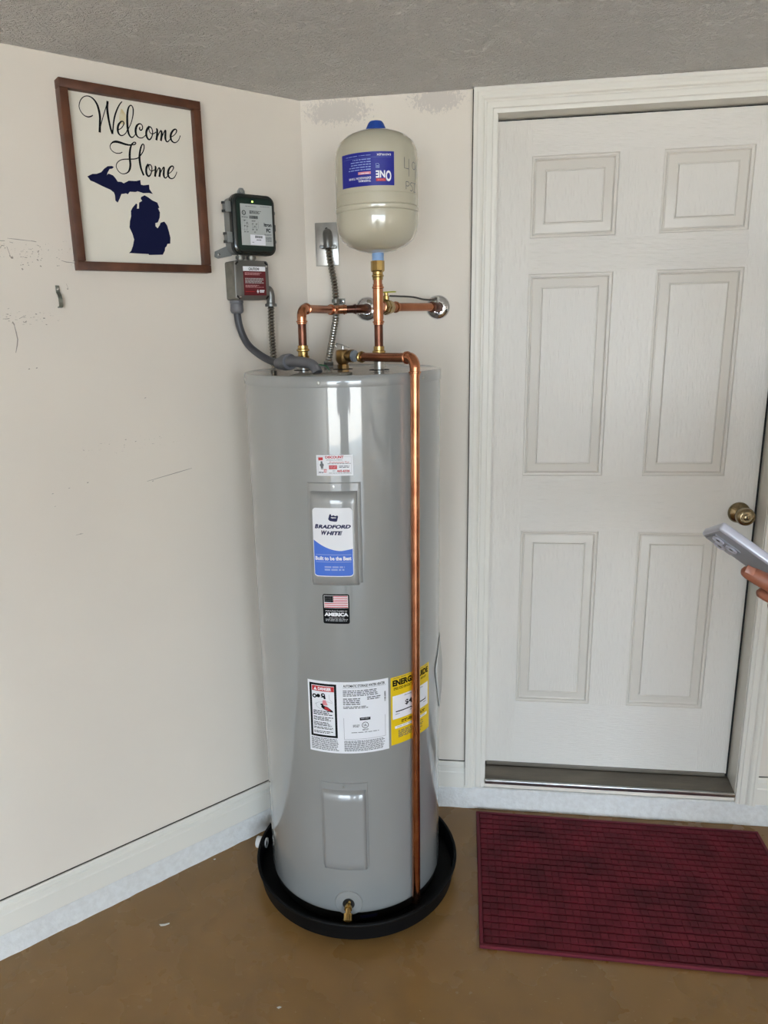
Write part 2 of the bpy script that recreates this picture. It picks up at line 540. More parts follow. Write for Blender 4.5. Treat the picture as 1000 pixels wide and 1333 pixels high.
# flat print: polygons and lettering in label space (0..1, v down), laid on a surface by a mapper
def text_shape(s, shear=0.0, bold=0.0):
    cu_ = bpy.data.curves.new('t', 'FONT')
    cu_.body = s
    cu_.size = 1.0
    cu_.shear = shear
    cu_.offset = bold
    cu_.resolution_u = 3
    ob = bpy.data.objects.new('t', cu_)
    COL.objects.link(ob)
    bpy.context.view_layer.update()
    me = bpy.data.meshes.new_from_object(ob.evaluated_get(bpy.context.evaluated_depsgraph_get()))
    vs = [(p.co.x, p.co.y) for p in me.vertices]
    fs = [tuple(f.vertices) for f in me.polygons]
    bpy.data.objects.remove(ob)
    bpy.data.curves.remove(cu_)
    bpy.data.meshes.remove(me)
    return vs, fs
class Print:
    def __init__(self, mapper, w, h):
        self.map, self.w, self.h = mapper, w, h
        self.mb = MB()
        self.lay = 1
    def rect(self, m, u0, v0, u1, v1, lay=None, n=None):
        n = n or max(1, int(abs(u1 - u0) * self.w / 0.006))
        lay = self.lay if lay is None else lay
        vs, fs = [], []
        for i in range(n + 1):
            u = u0 + (u1 - u0) * i / n
            vs += [self.map(u, v0, lay), self.map(u, v1, lay)]
        for i in range(n):
            fs.append((2 * i, 2 * i + 1, 2 * i + 3, 2 * i + 2))
        self.mb.use(m).add(vs, fs)
    def poly(self, m, pts, lay=None):
        lay = self.lay if lay is None else lay
        self.mb.use(m).add([self.map(u, v, lay) for u, v in pts], [tuple(range(len(pts)))])
    def frame(self, m, u0, v0, u1, v1, tu, lay=None):
        tv = tu * self.w / self.h
        self.rect(m, u0, v0, u1, v0 + tv, lay)
        self.rect(m, u0, v1 - tv, u1, v1, lay)
        self.rect(m, u0, v0 + tv, u0 + tu, v1 - tv, lay)
        self.rect(m, u1 - tu, v0 + tv, u1, v1 - tv, lay)
    def text(self, m, s, u0, v0, u1, v1, lay=None, shear=0.0, bold=0.0):
        lay = (self.lay + 1) if lay is None else lay
        vs, fs = text_shape(s, shear, bold)
        xs = [p[0] for p in vs]
        ys = [p[1] for p in vs]
        a, b_, c_, d_ = min(xs), max(xs), min(ys), max(ys)
        self.mb.use(m).add([self.map(u0 + (x - a) / (b_ - a) * (u1 - u0), v1 + (y - c_) / (d_ - c_) * (v0 - v1), lay) for x, y in vs], fs)
    def lines(self, m, u0, v0, u1, v1, n, lay=None, fill=0.55, ragged=0.25, word=0.05, seed=1):
        """illegible fine print: rows of word-length dashes"""
        rd = random.Random(seed)
        step = (v1 - v0) / n
        for i in range(n):
            u = u0
            end = u1 - rd.random() * ragged * (u1 - u0)
            while u < end:
                wd = word * (0.4 + rd.random() * 1.2)
                e = min(u + wd, end)
                self.rect(m, u, v0 + i * step, e, v0 + (i + fill) * step, lay, n=1)
                u = e + word * 0.22
    def disc(self, m, cu_, cv, ru, lay=None, inner=0.0, n=20):
        lay = self.lay if lay is None else lay
        rv = ru * self.w / self.h
        o = [(cu_ + ru * math.cos(2 * PI * i / n), cv + rv * math.sin(2 * PI * i / n)) for i in range(n)]
        if inner:
            q = [(cu_ + inner * ru * math.cos(2 * PI * i / n), cv + inner * rv * math.sin(2 * PI * i / n)) for i in range(n)]
            self.mb.use(m).add([self.map(u, v, lay) for u, v in o + q], [(i, (i + 1) % n, n + (i + 1) % n, n + i) for i in range(n)])
        else:
            self.poly(m, o, lay)
    def stroke(self, m, pts, wd, lay=None):
        lay = (self.lay + 1) if lay is None else lay
        P = [Vector((u * self.w, v * self.h)) for u, v in pts]
        vs = []
        for i, p in enumerate(P):
            t = (P[min(i + 1, len(P) - 1)] - P[max(i - 1, 0)]).normalized()
            nn = Vector((-t.y, t.x)) * wd / 2
            for q in (p + nn, p - nn):
                vs.append(self.map(q.x / self.w, q.y / self.h, lay))
        self.mb.use(m).add(vs, [(2 * i, 2 * i + 1, 2 * i + 3, 2 * i + 2) for i in range(len(P) - 1)])
def cyl_map(C, R, th0, th1, z0, z1, base=0.0003, step=0.00012, flip=False):
    def f(u, v, lay):
        if flip:
            u, v = 1 - u, 1 - v
        th = math.radians(th0 + (th1 - th0) * u)
        r = R + base + step * lay
        return Vector((C[0] + r * math.sin(th), C[1] - r * math.cos(th), z1 + (z0 - z1) * v))
    return f
def plane_map(o, ux, vy, nrm, base=0.0002, step=0.00012):
    o, ux, vy, nrm = Vector(o), Vector(ux), Vector(vy), Vector(nrm)
    return lambda u, v, lay: o + ux * u + vy * v + nrm * (base + step * lay)
def sheet(mb, mp, w, n=24, thick=None):
    """label backing sheet following the mapper, with rounded corners left square"""
    vs, fs = [], []
    for i in range(n + 1):
        for v_ in (0, 1):
            vs.append(mp(i / n, v_, 0))
    for i in range(n):
        fs.append((2 * i, 2 * i + 1, 2 * i + 3, 2 * i + 2))
    mb.add(vs, fs)
    return mb

# ------------------------------------------------------------------ the room
XR, XL = 4.4, -1.0607          # far right wall; end of the angled wall
struct('floor', MB().box(XL - 0.1, XR + 0.1, FRONT - 0.1, 0.12, -0.1, 0.0), 'floor_paint', 'brown painted concrete garage floor')
struct('driveway', MB().box(-14, 20, -30, FRONT - 0.1, -0.16, -0.02), 'concrete')
struct('ceiling', MB().box(XL - 0.1, XR + 0.1, FRONT - 0.12, 0.12, CEIL, CEIL + 0.12), 'ceiling_texture', 'grey textured ceiling')
DX0, DX1 = 0.5475, 1.352       # door opening in the wall
DTOP = 2.171
w = MB()
w.box(-0.06, DX0 - 0.012, 0, 0.12, 0, CEIL)
w.box(DX1 + 0.012, XR, 0, 0.12, 0, CEIL)
w.box(DX0 - 0.012, DX1 + 0.012, 0, 0.12, DTOP + 0.012, CEIL)
w.box(DX0 - 0.012, DX1 + 0.012, 0.0, 0.12, 0, 0.098)
struct('wall_back', w, 'wall_patched', 'off white wall with the door', smooth=0)
struct('wall_left', MB().box(-1.5, 0, 0, 0.1, 0, CEIL), 'wall_scuffed', 'off white angled wall with the sign', rotz=R45, smooth=0)
struct('wall_outer_left', MB().box(XL - 0.1, XL, FRONT, XL, 0, CEIL), 'wall_paint', smooth=0)
struct('wall_right', MB().box(XR, XR + 0.1, FRONT, 0.12, 0, CEIL), 'wall_paint', smooth=0)
w = MB()
xs = [XL - 0.1, OPENINGS[0][0], OPENINGS[0][1], XR + 0.1]
for i in (0, 2):
    w.box(xs[i], xs[i + 1], FRONT - 0.12, FRONT, 0, CEIL)
for a, b_ in OPENINGS:
    w.box(a, b_, FRONT - 0.12, FRONT, OPEN_H, CEIL)
struct('wall_front', w, 'wall_paint', smooth=0)
struct('dark_sheet_behind_door', MB().box(DX0 - 0.1, DX1 + 0.1, 0.13, 0.16, 0, CEIL), 'rubber', smooth=0)  # thin black sheet; its colour stands in for the shade behind the door gaps

# painted concrete curb under both walls, a little uneven
def curb(u0, u1, top, proud, seed, n=60):
    rd = random.Random(seed)
    mb = MB()
    vs, fs = [], []
    for i in range(n + 1):
        u = u0 + (u1 - u0) * i / n
        k = rd.uniform(-0.0015, 0.0015)
        vs += [(u, -proud - 0.004 + k, 0), (u, -proud + k, top * 0.5), (u, -proud + k * 0.6, top - 0.004), (u, -proud + 0.004, top + k * 0.5), (u, 0.02, top)]
    for i in range(n):
        for j in range(4):
            fs.append((i * 5 + j, i * 5 + j + 1, i * 5 + j + 6, i * 5 + j + 5))
    fs += [(0, 1, 2, 3, 4), tuple(n * 5 + j for j in range(5))]
    mb.add(vs, fs)
    return mb
struct('trim_1', curb(0.004, 2.6, 0.078, 0.011, 3), 'curb_paint', 'white painted concrete curb below the door')
struct('trim_2', curb(-1.5, -0.004, 0.073, 0.011, 4), 'curb_paint', 'white painted concrete curb under the angled wall', rotz=R45)
# baseboards: stepped colonial profile
def base_profile(u0, u1, z0, z1, d=0.014):
    h = z1 - z0
    prof = [(0, z0), (-d, z0), (-d, z0 + h * 0.60), (-d * 0.86, z0 + h * 0.64), (-d * 0.86, z0 + h * 0.80), (-d * 0.62, z0 + h * 0.84), (-d * 0.55, z0 + h * 0.95), (-d * 0.35, z1), (0, z1)]
    return MB().prism([(u0, y, z) for y, z in prof], (u1 - u0, 0, 0))
struct('baseboard_back', base_profile(0.006, 0.4815, 0.078, 0.171), 'trim_paint', 'white baseboard between the water heater and door casing', smooth=20)
struct('baseboard_right', base_profile(1.411, XR, 0.078, 0.171), 'trim_paint', 'white baseboard right of the door', smooth=20)
struct('baseboard_left', base_profile(-1.5, -0.006, 0.073, 0.166), 'trim_paint', 'white baseboard along the angled wall', rotz=R45, smooth=20)
# open joints where the old caulk has shrunk: a dark line above the baseboards and beside the casing
mat('open_joint', rgb(66, 60, 52), 0.9)
def joint(owner, mb):
    o_ = finish('caulk_joint', mb, 'open_joint', smooth=0)
    o_.parent = bpy.data.objects[owner]
joint('baseboard_left', MB().box(-1.5, -0.006, -0.0022, 0.0, 0.166, 0.1685))
joint('baseboard_back', MB().box(0.006, 0.4815, -0.0022, 0.0, 0.171, 0.1732))
joint('baseboard_right', MB().box(1.411, XR, -0.0022, 0.0, 0.171, 0.1732))
# door casing: moulded profile swept round the opening with mitred corners
XO0, XI0, XI1, XO1 = 0.4826, 0.5465, 1.3535, 1.4105
ZI, ZO = 2.170, CEIL - 0.001
prof = [(0.0, 0.0), (0.0, 0.009), (0.10, 0.011), (0.16, 0.011), (0.20, 0.0135), (0.42, 0.0135), (0.47, 0.0115), (0.52, 0.0115), (0.58, 0.016), (0.68, 0.0185), (0.80, 0.0185), (0.86, 0.0205), (1.0, 0.0205), (1.0, 0.0)]
w = MB()
rows = []
for t, d in prof:
    xl = XI0 + (XO0 - XI0) * t
    xr = XI1 + (XO1 - XI1) * t
    zt = ZI + (ZO - ZI) * t
    rows.append([(xl, -d, 0.082), (xl, -d, zt), (xr, -d, zt), (xr, -d, 0.076)])
vs = [p for r_ in rows for p in r_]
fs = []
for i in range(len(rows) - 1):
    for j in range(3):
        fs.append((i * 4 + j, i * 4 + j + 1, (i + 1) * 4 + j + 1, (i + 1) * 4 + j))
fs += [tuple(i * 4 for i in range(len(rows))), tuple(i * 4 + 3 for i in range(len(rows)))]
w.add(vs, fs)
struct('trim_3', w, 'trim_paint', 'moulded white casing round the door', smooth=18)
joint('trim_3', MB().box(XO0 - 0.0022, XO0, -0.003, 0.0, 0.08, ZO))

# the door: slab with six moulded panels, jamb, weatherstrip, threshold, knob
DY = 0.060
SX0, SX1, SZ0, SZ1 = 0.5535, 1.3428, 0.138, 2.1645
door = thing('door_1', (0.95, DY, 0.1), 'white six panel entry door with brass knob', None, kind='structure')
cols = [(0.650, 0.889), (1.008, 1.246)]
rows_ = [(0.372, 0.970), (1.149, 1.751), (1.850, 2.070)]
w = MB()
zs = [SZ0] + [z for r_ in rows_ for z in r_] + [SZ1]
xs = [SX0, cols[0][0], cols[0][1], cols[1][0], cols[1][1], SX1]
w.use('door_stile')
for i in (0, 2, 4):
    for j in range(len(zs) - 1):
        if i == 2 and j % 2 == 0:
            continue
        w.add([(xs[i], DY, zs[j]), (xs[i + 1], DY, zs[j]), (xs[i + 1], DY, zs[j + 1]), (xs[i], DY, zs[j + 1])], [(0, 1, 2, 3)])
w.use('door_rail')
for j in (0, 2, 4, 6):
    for i in (1, 2, 3):
        w.add([(xs[i], DY, zs[j]), (xs[i + 1], DY, zs[j]), (xs[i + 1], DY, zs[j + 1]), (xs[i], DY, zs[j + 1])], [(0, 1, 2, 3)])
w.use('door_stile')
Y2 = DY + 0.044
w.add([(SX0, DY, SZ0), (SX1, DY, SZ0), (SX1, DY, SZ1), (SX0, DY, SZ1), (SX0, Y2, SZ0), (SX1, Y2, SZ0), (SX1, Y2, SZ1), (SX0, Y2, SZ1)],
      [(0, 4, 5, 1), (1, 5, 6, 2), (2, 6, 7, 3), (3, 7, 4, 0), (4, 7, 6, 5)])
part('slab', w, None, door, smooth=0)
for (x0, x1) in cols:
    for (z0, z1) in rows_:
        w = MB()
        pf = [(0, 0), (0.0022, 0.0035), (0.0065, 0.0040), (0.0085, 0.0012), (0.0105, 0.0012), (0.0125, 0.0062), (0.0150, 0.0070), (0.037, 0.0030), (0.0385, 0.0052), (0.0405, 0.0052), (0.0425, 0.0012)]
        vs, fs = [], []
        for t, d in pf:
            vs += [(x0 + t, DY + d, z0 + t), (x1 - t, DY + d, z0 + t), (x1 - t, DY + d, z1 - t), (x0 + t, DY + d, z1 - t)]
        w.use('door_mould')
        for i in range(len(pf) - 1):
            for k in range(4):
                fs.append((i * 4 + k, i * 4 + (k + 1) % 4, i * 4 + 4 + (k + 1) % 4, i * 4 + 4 + k))
        w.add(vs, fs)
        w.use('door_stile')
        k = (len(pf) - 1) * 4
        w.add(vs[k:k + 4], [(0, 1, 2, 3)])
        part('panel', w, None, door, smooth=15, recalc=True)
w = MB()
w.box(DX0 - 0.012, DX0 + 0.0025, -0.001, 0.115, 0.10, DTOP + 0.01)
w.box(DX1 - 0.0005, DX1 + 0.012, -0.001, 0.115, 0.10, DTOP + 0.01)
w.box(DX0, DX1, -0.001, 0.115, DTOP - 0.001, DTOP + 0.012)
part('jamb', w, 'trim_paint', door, smooth=0)
w = MB()
w.box(DX0 + 0.002, SX0, 0.072, 0.09, 0.12, DTOP)
w.box(SX1, DX1, 0.068, 0.09, 0.12, DTOP)
w.box(DX0, DX1, 0.072, 0.09, SZ1, DTOP)
part('weatherstrip', w, 'rubber', door, smooth=0)
w = MB()
w.prism([(DX0 + 0.002, -0.004, 0.098), (DX0 + 0.002, -0.004, 0.110), (DX0 + 0.002, 0.03, 0.117), (DX0 + 0.002, 0.055, 0.124), (DX0 + 0.002, 0.115, 0.124), (DX0 + 0.002, 0.115, 0.098)], (DX1 - DX0 - 0.004, 0, 0))
th = part('threshold', w, 'sill', door, smooth=0, label='worn grey metal sill')
part('sill_lip', MB().box(DX0 + 0.002, DX1 - 0.002, -0.014, -0.003, 0.098, 0.112, 0.002), 'aluminium', th)
part('door_sweep', MB().box(SX0 + 0.004, SX1 - 0.004, DY - 0.004, DY + 0.03, 0.127, 0.140, 0.001), 'sill', door)
# knob
kx, kz = 1.298, 1.036
w = MB()
w.rod((kx, DY, kz), (0, -1, 0), [(0, 0.032), (0.002, 0.0325), (0.006, 0.031), (0.011, 0.024), (0.014, 0.016), (0.016, 0.013)], 32)
kn = part('knob_rose', w, 'antique_brass', door, label='round aged brass rose')
w = MB()
w.rod((kx, DY - 0.014, kz), (0, -1, 0), [(0, 0.012), (0.012, 0.0125), (0.018, 0.019), (0.026, 0.0255), (0.036, 0.0275), (0.046, 0.0255), (0.051, 0.020), (0.0515, 0.017), (0.049, 0.016), (0.049, 0.009), (0.052, 0.0085), (0.053, 0.007), (0.053, 0.0)], 32)
kb = part('knob', w, 'antique_brass', door, label='aged brass knob with a key slot')
part('keyhole', MB().box(kx - 0.0011, kx + 0.0011, DY - 0.0675, DY - 0.066, kz - 0.005, kz + 0.005), 'rubber', kb)

# ------------------------------------------------------------------ water heater
TCX, TCY, TR = 0.1452, -0.3114, 0.2537
TC = (TCX, TCY)
Z_TOP = 1.5075
wh = thing('water_heater', (TCX, TCY, 0.012), 'tall grey electric water heater standing in the black pan', 'water heater')
def cyl_pt(th, z, r=TR):
    a = math.radians(th)
    return Vector((TCX + r * math.sin(a), TCY - r * math.cos(a), z))
w = MB()
w.rod((TCX, TCY, 0), (0, 0, 1), [(0.050, TR - 0.006), (0.050, TR - 0.001), (0.054, TR), (1.4825, TR), (1.484, TR - 0.004)], 128)
part('body', w, 'tank_enamel', wh)
w = MB()
w.rod((TCX, TCY, 0), (0, 0, 1), [(0.013, TR - 0.012), (0.020, TR - 0.008), (0.046, TR - 0.006), (0.051, TR - 0.004)], 96)
part('base_ring', w, 'black_foam', wh, label='black foam ring under the tank')
RL = TR + 0.0022
w = MB()
w.rod((TCX, TCY, 0), (0, 0, 1), [(1.4815, RL - 0.004), (1.4810, RL - 0.0005), (1.4822, RL), (1.503, RL), (1.5068, RL - 0.0022), (1.5075, RL - 0.006), (1.5058, RL - 0.012), (1.5058, 0.12), (1.5058, 0.0)], 128)
part('lid', w, 'tank_enamel', wh, label='flat grey lid with a rolled edge')
for th_ in (-66, -4.2, 57.0):
    w = MB()
    p = cyl_pt(th_, 1.4925, RL)
    d = cyl_pt(th_, 0, 1) - cyl_pt(th_, 0, 0)
    w.rod(p, d, [(-0.001, 0.0042), (0.0008, 0.0042), (0.0018, 0.003), (0.002, 0.0)], 12)
    s_ = part('screw', w, 'steel', wh)
# access covers: thin curved flange plus a raised pillow
def curved_slab(th0, th1, z0, z1, r0, r1, edge_th, edge_z, n=18, m=10, cr=2.0):
    """raised cover following the tank: base outline at r0, flat top at r1 with sloped edges"""
    mb = MB()
    vs, fs = [], []
    us = [0, 0.35, 0.7, 1.0]
    grid_u = [th0, th0 + edge_th * 0.5, th0 + edge_th] + [th0 + edge_th + (th1 - th0 - 2 * edge_th) * i / n for i in range(1, n)] + [th1 - edge_th, th1 - edge_th * 0.5, th1]
    grid_v = [z0, z0 + edge_z * 0.5, z0 + edge_z] + [z0 + edge_z + (z1 - z0 - 2 * edge_z) * i / m for i in range(1, m)] + [z1 - edge_z, z1 - edge_z * 0.5, z1]
    def h(i, k):
        a = min(i, k - i)
        return (0, 0.62, 1.0)[min(a, 2)]
    for i, u in enumerate(grid_u):
        for j, v_ in enumerate(grid_v):
            q = min(h(i, len(grid_u) - 1), h(j, len(grid_v) - 1))
            vs.append(cyl_pt(u, v_, r0 + (r1 - r0) * q))
    W = len(grid_v)
    for i in range(len(grid_u) - 1):
        for j in range(W - 1):
            fs.append((i * W + j, i * W + j + 1, (i + 1) * W + j + 1, (i + 1) * W + j))
    mb.add(vs, fs)
    return mb
for th0, th1, z0, z1, i0, i1, j0, j1 in ((-12.9, 16.5, 0.998, 1.2595, -11.3, 14.6, 1.003, 1.240), (-12.2, 16.6, 0.188, 0.456, -11.2, 15.4, 0.190, 0.436)):
    pl = part('access_panel', curved_slab(th0, th1, z0 + 0.01, z1, TR - 0.0005, TR + 0.0028, 0.5, 0.002), 'panel_plastic', wh, smooth=50, label='curved grey cover over a heating element')
    part('raised_cover', curved_slab(i0, i1, j0, j1, TR + 0.001, TR + 0.0135, 1.6, 0.009), 'panel_plastic', pl, smooth=60)
    p = cyl_pt((th0 + th1) / 2, z1 - 0.010, TR + 0.002)
    part('screw', MB().rod(p, p - Vector((TCX, TCY, p.z)), [(0, 0.0036), (0.0015, 0.0034), (0.002, 0.0)], 12), 'steel', pl)

def label(parent, name, mp, w_, h_, sheet_mat, n=24, text=None):
    b_ = part(name, sheet(MB(), mp, w_, n), sheet_mat, parent, smooth=40, label=text, recalc=False)
    return b_, Print(mp, w_, h_)
def ink(p, owner):
    return part('print', p.mb, None, owner, smooth=0, recalc=False)
RAD = math.pi / 180
# service sticker
mp = cyl_map(TC, TR, -7.0, 12.6, 1.2757, 1.3253)
lb, P = label(wh, 'service_sticker', mp, TR * 19.6 * RAD, 0.0496, 'label_white', text='small white service sticker with red lettering')
P.frame('ink_lightgrey', 0.04, 0.08, 0.955, 0.92, 0.006)
P.rect('label_white', 0.24, 0.03, 0.76, 0.14, 2)
P.text('ink_red', 'DISCOUNT', 0.25, 0.04, 0.75, 0.165, 3, bold=0.045)
P.text('ink_grey', 'DRAIN & PLUMBING', 0.28, 0.205, 0.71, 0.265, 3)
P.text('ink_red', 'Professionals Plus', 0.36, 0.31, 0.89, 0.385, 3, shear=0.2)
P.lines('ink_grey', 0.31, 0.405, 0.94, 0.45, 1, 2, ragged=0.0, word=0.06)
P.rect('ink_red', 0.345, 0.49, 0.565, 0.68, 2)
P.lines('ink_pink', 0.37, 0.53, 0.55, 0.65, 2, 3, word=0.07)
P.lines('ink_grey', 0.62, 0.52, 0.90, 0.64, 2, 2, word=0.08, ragged=0.1)
P.text('ink_red', '465-6226', 0.555, 0.715, 0.905, 0.82, 3, bold=0.05)
P.lines('ink_grey', 0.44, 0.75, 0.53, 0.79, 1, 2)
P.lines('ink_grey', 0.34, 0.855, 0.93, 0.895, 1, 2, ragged=0, word=0.06)
P.poly('ink_red', [(0.055, 0.115), (0.185, 0.11), (0.18, 0.25), (0.06, 0.26)], 2)
P.disc('ink_grey', 0.145, 0.345, 0.03, 2)
P.disc('ink_grey', 0.15, 0.48, 0.055, 2)
P.rect('ink_grey', 0.12, 0.56, 0.19, 0.63, 2)
P.rect('ink_lightgrey', 0.125, 0.63, 0.185, 0.70, 2)
P.lines('ink_red', 0.2, 0.68, 0.30, 0.86, 3, 2, word=0.06)
P.lines('ink_navy', 0.06, 0.80, 0.2, 0.88, 2, 2, word=0.06)
ink(P, lb)
# brand label on the upper cover
RB = TR + 0.0135
mp = cyl_map(TC, RB, -9.3, 11.3, 1.030, 1.201)
def rounded(m_, P_, ru, base, lay):
    rv = ru * P_.w / P_.h
    pts = []
    for cx_, cy_, a0 in ((1 - ru, rv, -90), (1 - ru, 1 - rv, 0), (ru, 1 - rv, 90), (ru, rv, 180)):
        for k in range(7):
            a = math.radians(a0 + 15 * k)
            pts.append((cx_ + ru * math.cos(a), cy_ + rv * math.sin(a)))
    return pts
def rounded_sheet(mp, w_, h_, ru, n=20):
    """label outline with round corners, cut in columns so that it follows the curve"""
    rv = ru * w_ / h_
    us = sorted(set([0, 1] + [ru * (1 - math.cos(k * PI / 10)) for k in range(6)] + [1 - ru * (1 - math.cos(k * PI / 10)) for k in range(6)] + [ru + (1 - 2 * ru) * i / n for i in range(n + 1)]))
    vs, fs = [], []
    for u in us:
        d = min(u, 1 - u)
        c_ = rv - rv * math.sqrt(max(0, 1 - ((ru - d) / ru) ** 2)) if d < ru else 0
        vs += [mp(u, c_, 0), mp(u, 1 - c_, 0)]
    for i in range(len(us) - 1):
        fs.append((2 * i, 2 * i + 1, 2 * i + 3, 2 * i + 2))
    return MB().add(vs, fs)
wB, hB = RB * 20.6 * RAD, 0.171
lb = part('brand_label', rounded_sheet(mp, wB, hB, 0.09), 'label_white', wh, smooth=40, recalc=False, label='white and blue brand label on the upper cover')
P = Print(mp, wB, hB)
n = 24
vs, fs = [], []
for i in range(n + 1):
    u = 0.012 + 0.976 * i / n
    top = 0.455 + 0.165 * (1 - (1 - min(u / 0.72, 1)) ** 2.0) - 0.03 * max(0, u - 0.72) / 0.28
    d = min(u, 1 - u)
    bot = 0.988 if d > 0.09 else 0.988 - 0.055 * (1 - math.sqrt(max(0, 1 - ((0.09 - d) / 0.09) ** 2)))
    vs += [mp(u, top, 1), mp(u, bot, 1)]
P.mb.use('ink_sky').add(vs, [(2 * i, 2 * i + 1, 2 * i + 3, 2 * i + 2) for i in range(n)])
P.text('ink_navy', 'B', 0.05, 0.232, 0.145, 0.295, 3, 0.25, 0.055)
P.text('ink_navy', 'RADFORD', 0.14, 0.240, 0.955, 0.295, 3, 0.25, 0.055)
P.text('ink_navy', 'W', 0.215, 0.322, 0.36, 0.388, 3, 0.25, 0.055)
P.text('ink_navy', 'HITE', 0.345, 0.331, 0.745, 0.388, 3, 0.25, 0.055)
P.poly('ink_navy', [(0.43, 0.10), (0.46, 0.08), (0.49, 0.115), (0.53, 0.10), (0.58, 0.115), (0.63, 0.105), (0.65, 0.12), (0.62, 0.19), (0.57, 0.195), (0.44, 0.185), (0.40, 0.16)], 2)
P.poly('label_white', [(0.47, 0.13), (0.60, 0.135), (0.59, 0.145), (0.47, 0.14)], 3)
P.rect('ink_paleblue', 0.05, 0.672, 0.95, 0.679, 2)
P.rect('ink_paleblue', 0.05, 0.778, 0.95, 0.785, 2)
P.text('ink_white', 'Built to be the Best', 0.04, 0.700, 0.95, 0.758, 3, 0.0, 0.035)
P.lines('ink_paleblue', 0.27, 0.845, 0.78, 0.925, 2, 2, word=0.12, ragged=0.05, fill=0.6)
ink(P, lb)
# flag sticker
mp = cyl_map(TC, TR, -6.3, 8.6, 0.9025, 0.980)
wF, hF = TR * 14.9 * RAD, 0.0775
lb = part('flag_sticker', rounded_sheet(mp, wF, hF, 0.07), 'ink_black', wh, smooth=40, recalc=False, label='black sticker with a striped flag')
P = Print(mp, wF, hF)
for i in range(13):
    a = 0.055 + 0.40 * i / 13
    P.rect('ink_red' if i % 2 == 0 else 'ink_white', 0.06, a, 0.94, a + 0.40 / 13, 1)
P.rect('ink_black', 0.06, 0.055, 0.40, 0.275, 2)
for i in range(5):
    for j in range(6):
        P.disc('ink_lightgrey', 0.095 + 0.054 * j, 0.08 + 0.042 * i, 0.009, 3, n=6)
P.frame('ink_white', 0.05, 0.045, 0.95, 0.465, 0.012, 3)
P.text('ink_white', 'MANUFACTURED IN', 0.10, 0.545, 0.90, 0.59, 2)
P.text('ink_white', 'AMERICA', 0.05, 0.62, 0.95, 0.745, 2, bold=0.06)
P.lines('ink_lightgrey', 0.22, 0.79, 0.80, 0.83, 1, 2, ragged=0.05, word=0.12)
P.lines('ink_lightgrey', 0.09, 0.84, 0.93, 0.93, 2, 2, ragged=0.05, word=0.12)
ink(P, lb)
# rating label with the danger panel
mp = cyl_map(TC, TR, -17.6, 30.2, 0.5425, 0.7445)
lb, P = label(wh, 'rating_label', mp, TR * 47.8 * RAD, 0.202, 'label_white', 40, 'large white rating label with a black framed danger panel')
P.frame('ink_black', 0.022, 0.035, 0.362, 0.785, 0.028)
P.rect('ink_red', 0.056, 0.072, 0.332, 0.142, 2)
P.poly('ink_white', [(0.075, 0.13), (0.098, 0.085), (0.121, 0.13)], 3)
P.text('ink_white', 'DANGER', 0.132, 0.086, 0.30, 0.130, 3, bold=0.05)
# faucet and scalded hand pictogram
P.disc('ink_black', 0.085, 0.215, 0.028, 2)
P.disc('ink_black', 0.135, 0.208, 0.024, 2)
P.disc('ink_black', 0.195, 0.195, 0.026, 2)
P.disc('label_white', 0.085, 0.215, 0.012, 3)
P.disc('label_white', 0.197, 0.192, 0.010, 3)
P.poly('ink_black', [(0.08, 0.195), (0.22, 0.20), (0.228, 0.245), (0.205, 0.25), (0.20, 0.228), (0.09, 0.23)], 2)
P.poly('ink_pink', [(0.19, 0.265), (0.225, 0.262), (0.25, 0.33), (0.18, 0.335)], 2)
P.poly('ink_black', [(0.165, 0.315), (0.185, 0.31), (0.20, 0.34), (0.25, 0.355), (0.31, 0.405), (0.315, 0.425), (0.27, 0.42), (0.20, 0.39), (0.165, 0.36), (0.175, 0.345), (0.155, 0.325)], 3)
P.poly('ink_red', [(0.215, 0.35), (0.25, 0.36), (0.29, 0.405), (0.25, 0.405), (0.205, 0.38)], 4)
P.stroke('ink_lightgrey', [(0.09, 0.33), (0.13, 0.30), (0.18, 0.29), (0.24, 0.28), (0.31, 0.30)], 0.0008)
P.stroke('ink_lightgrey', [(0.10, 0.31), (0.11, 0.36), (0.15, 0.385), (0.20, 0.40)], 0.0008)
P.stroke('ink_lightgrey', [(0.27, 0.18), (0.275, 0.25), (0.31, 0.285)], 0.0008)
for k, (a, b_, c_) in enumerate(((0.415, 0.485, 3), (0.50, 0.56, 3), (0.575, 0.635, 3), (0.645, 0.68, 2), (0.70, 0.74, 2))):
    P.lines('ink_black', 0.064, a, 0.325, b_, c_, 2, word=0.035, ragged=0.3, seed=k, fill=0.5)
P.lines('ink_grey', 0.022, 0.80, 0.372, 0.975, 10, 2, word=0.03, ragged=0.12, seed=9)
P.text('ink_black', 'AUTOMATIC STORAGE WATER HEATER', 0.445, 0.036, 0.955, 0.072, 2, bold=0.03)
P.rect('ink_grey', 0.44, 0.082, 0.97, 0.085, 2)
P.lines('ink_grey', 0.44, 0.115, 0.88, 0.205, 4, 2, word=0.04, seed=12, ragged=0.15)
P.lines('ink_grey', 0.44, 0.225, 0.66, 0.325, 4, 2, word=0.04, seed=13)
P.lines('ink_grey', 0.73, 0.215, 0.90, 0.265, 2, 2, word=0.04, seed=14)
P.lines('ink_grey', 0.44, 0.335, 0.80, 0.375, 2, 2, word=0.04, seed=15)
rd = random.Random(5)
v_ = 0.175
while v_ < 0.315:
    t = rd.choice((0.003, 0.005, 0.008))
    P.rect('ink_black', 0.945, v_, 0.965, v_ + t, 2)
    v_ += t + rd.choice((0.003, 0.005))
P.frame('ink_grey', 0.44, 0.49, 0.955, 0.80, 0.003)
P.rect('label_white', 0.437, 0.487, 0.958, 0.497, 2)
P.rect('ink_black', 0.635, 0.495, 0.765, 0.535, 2)
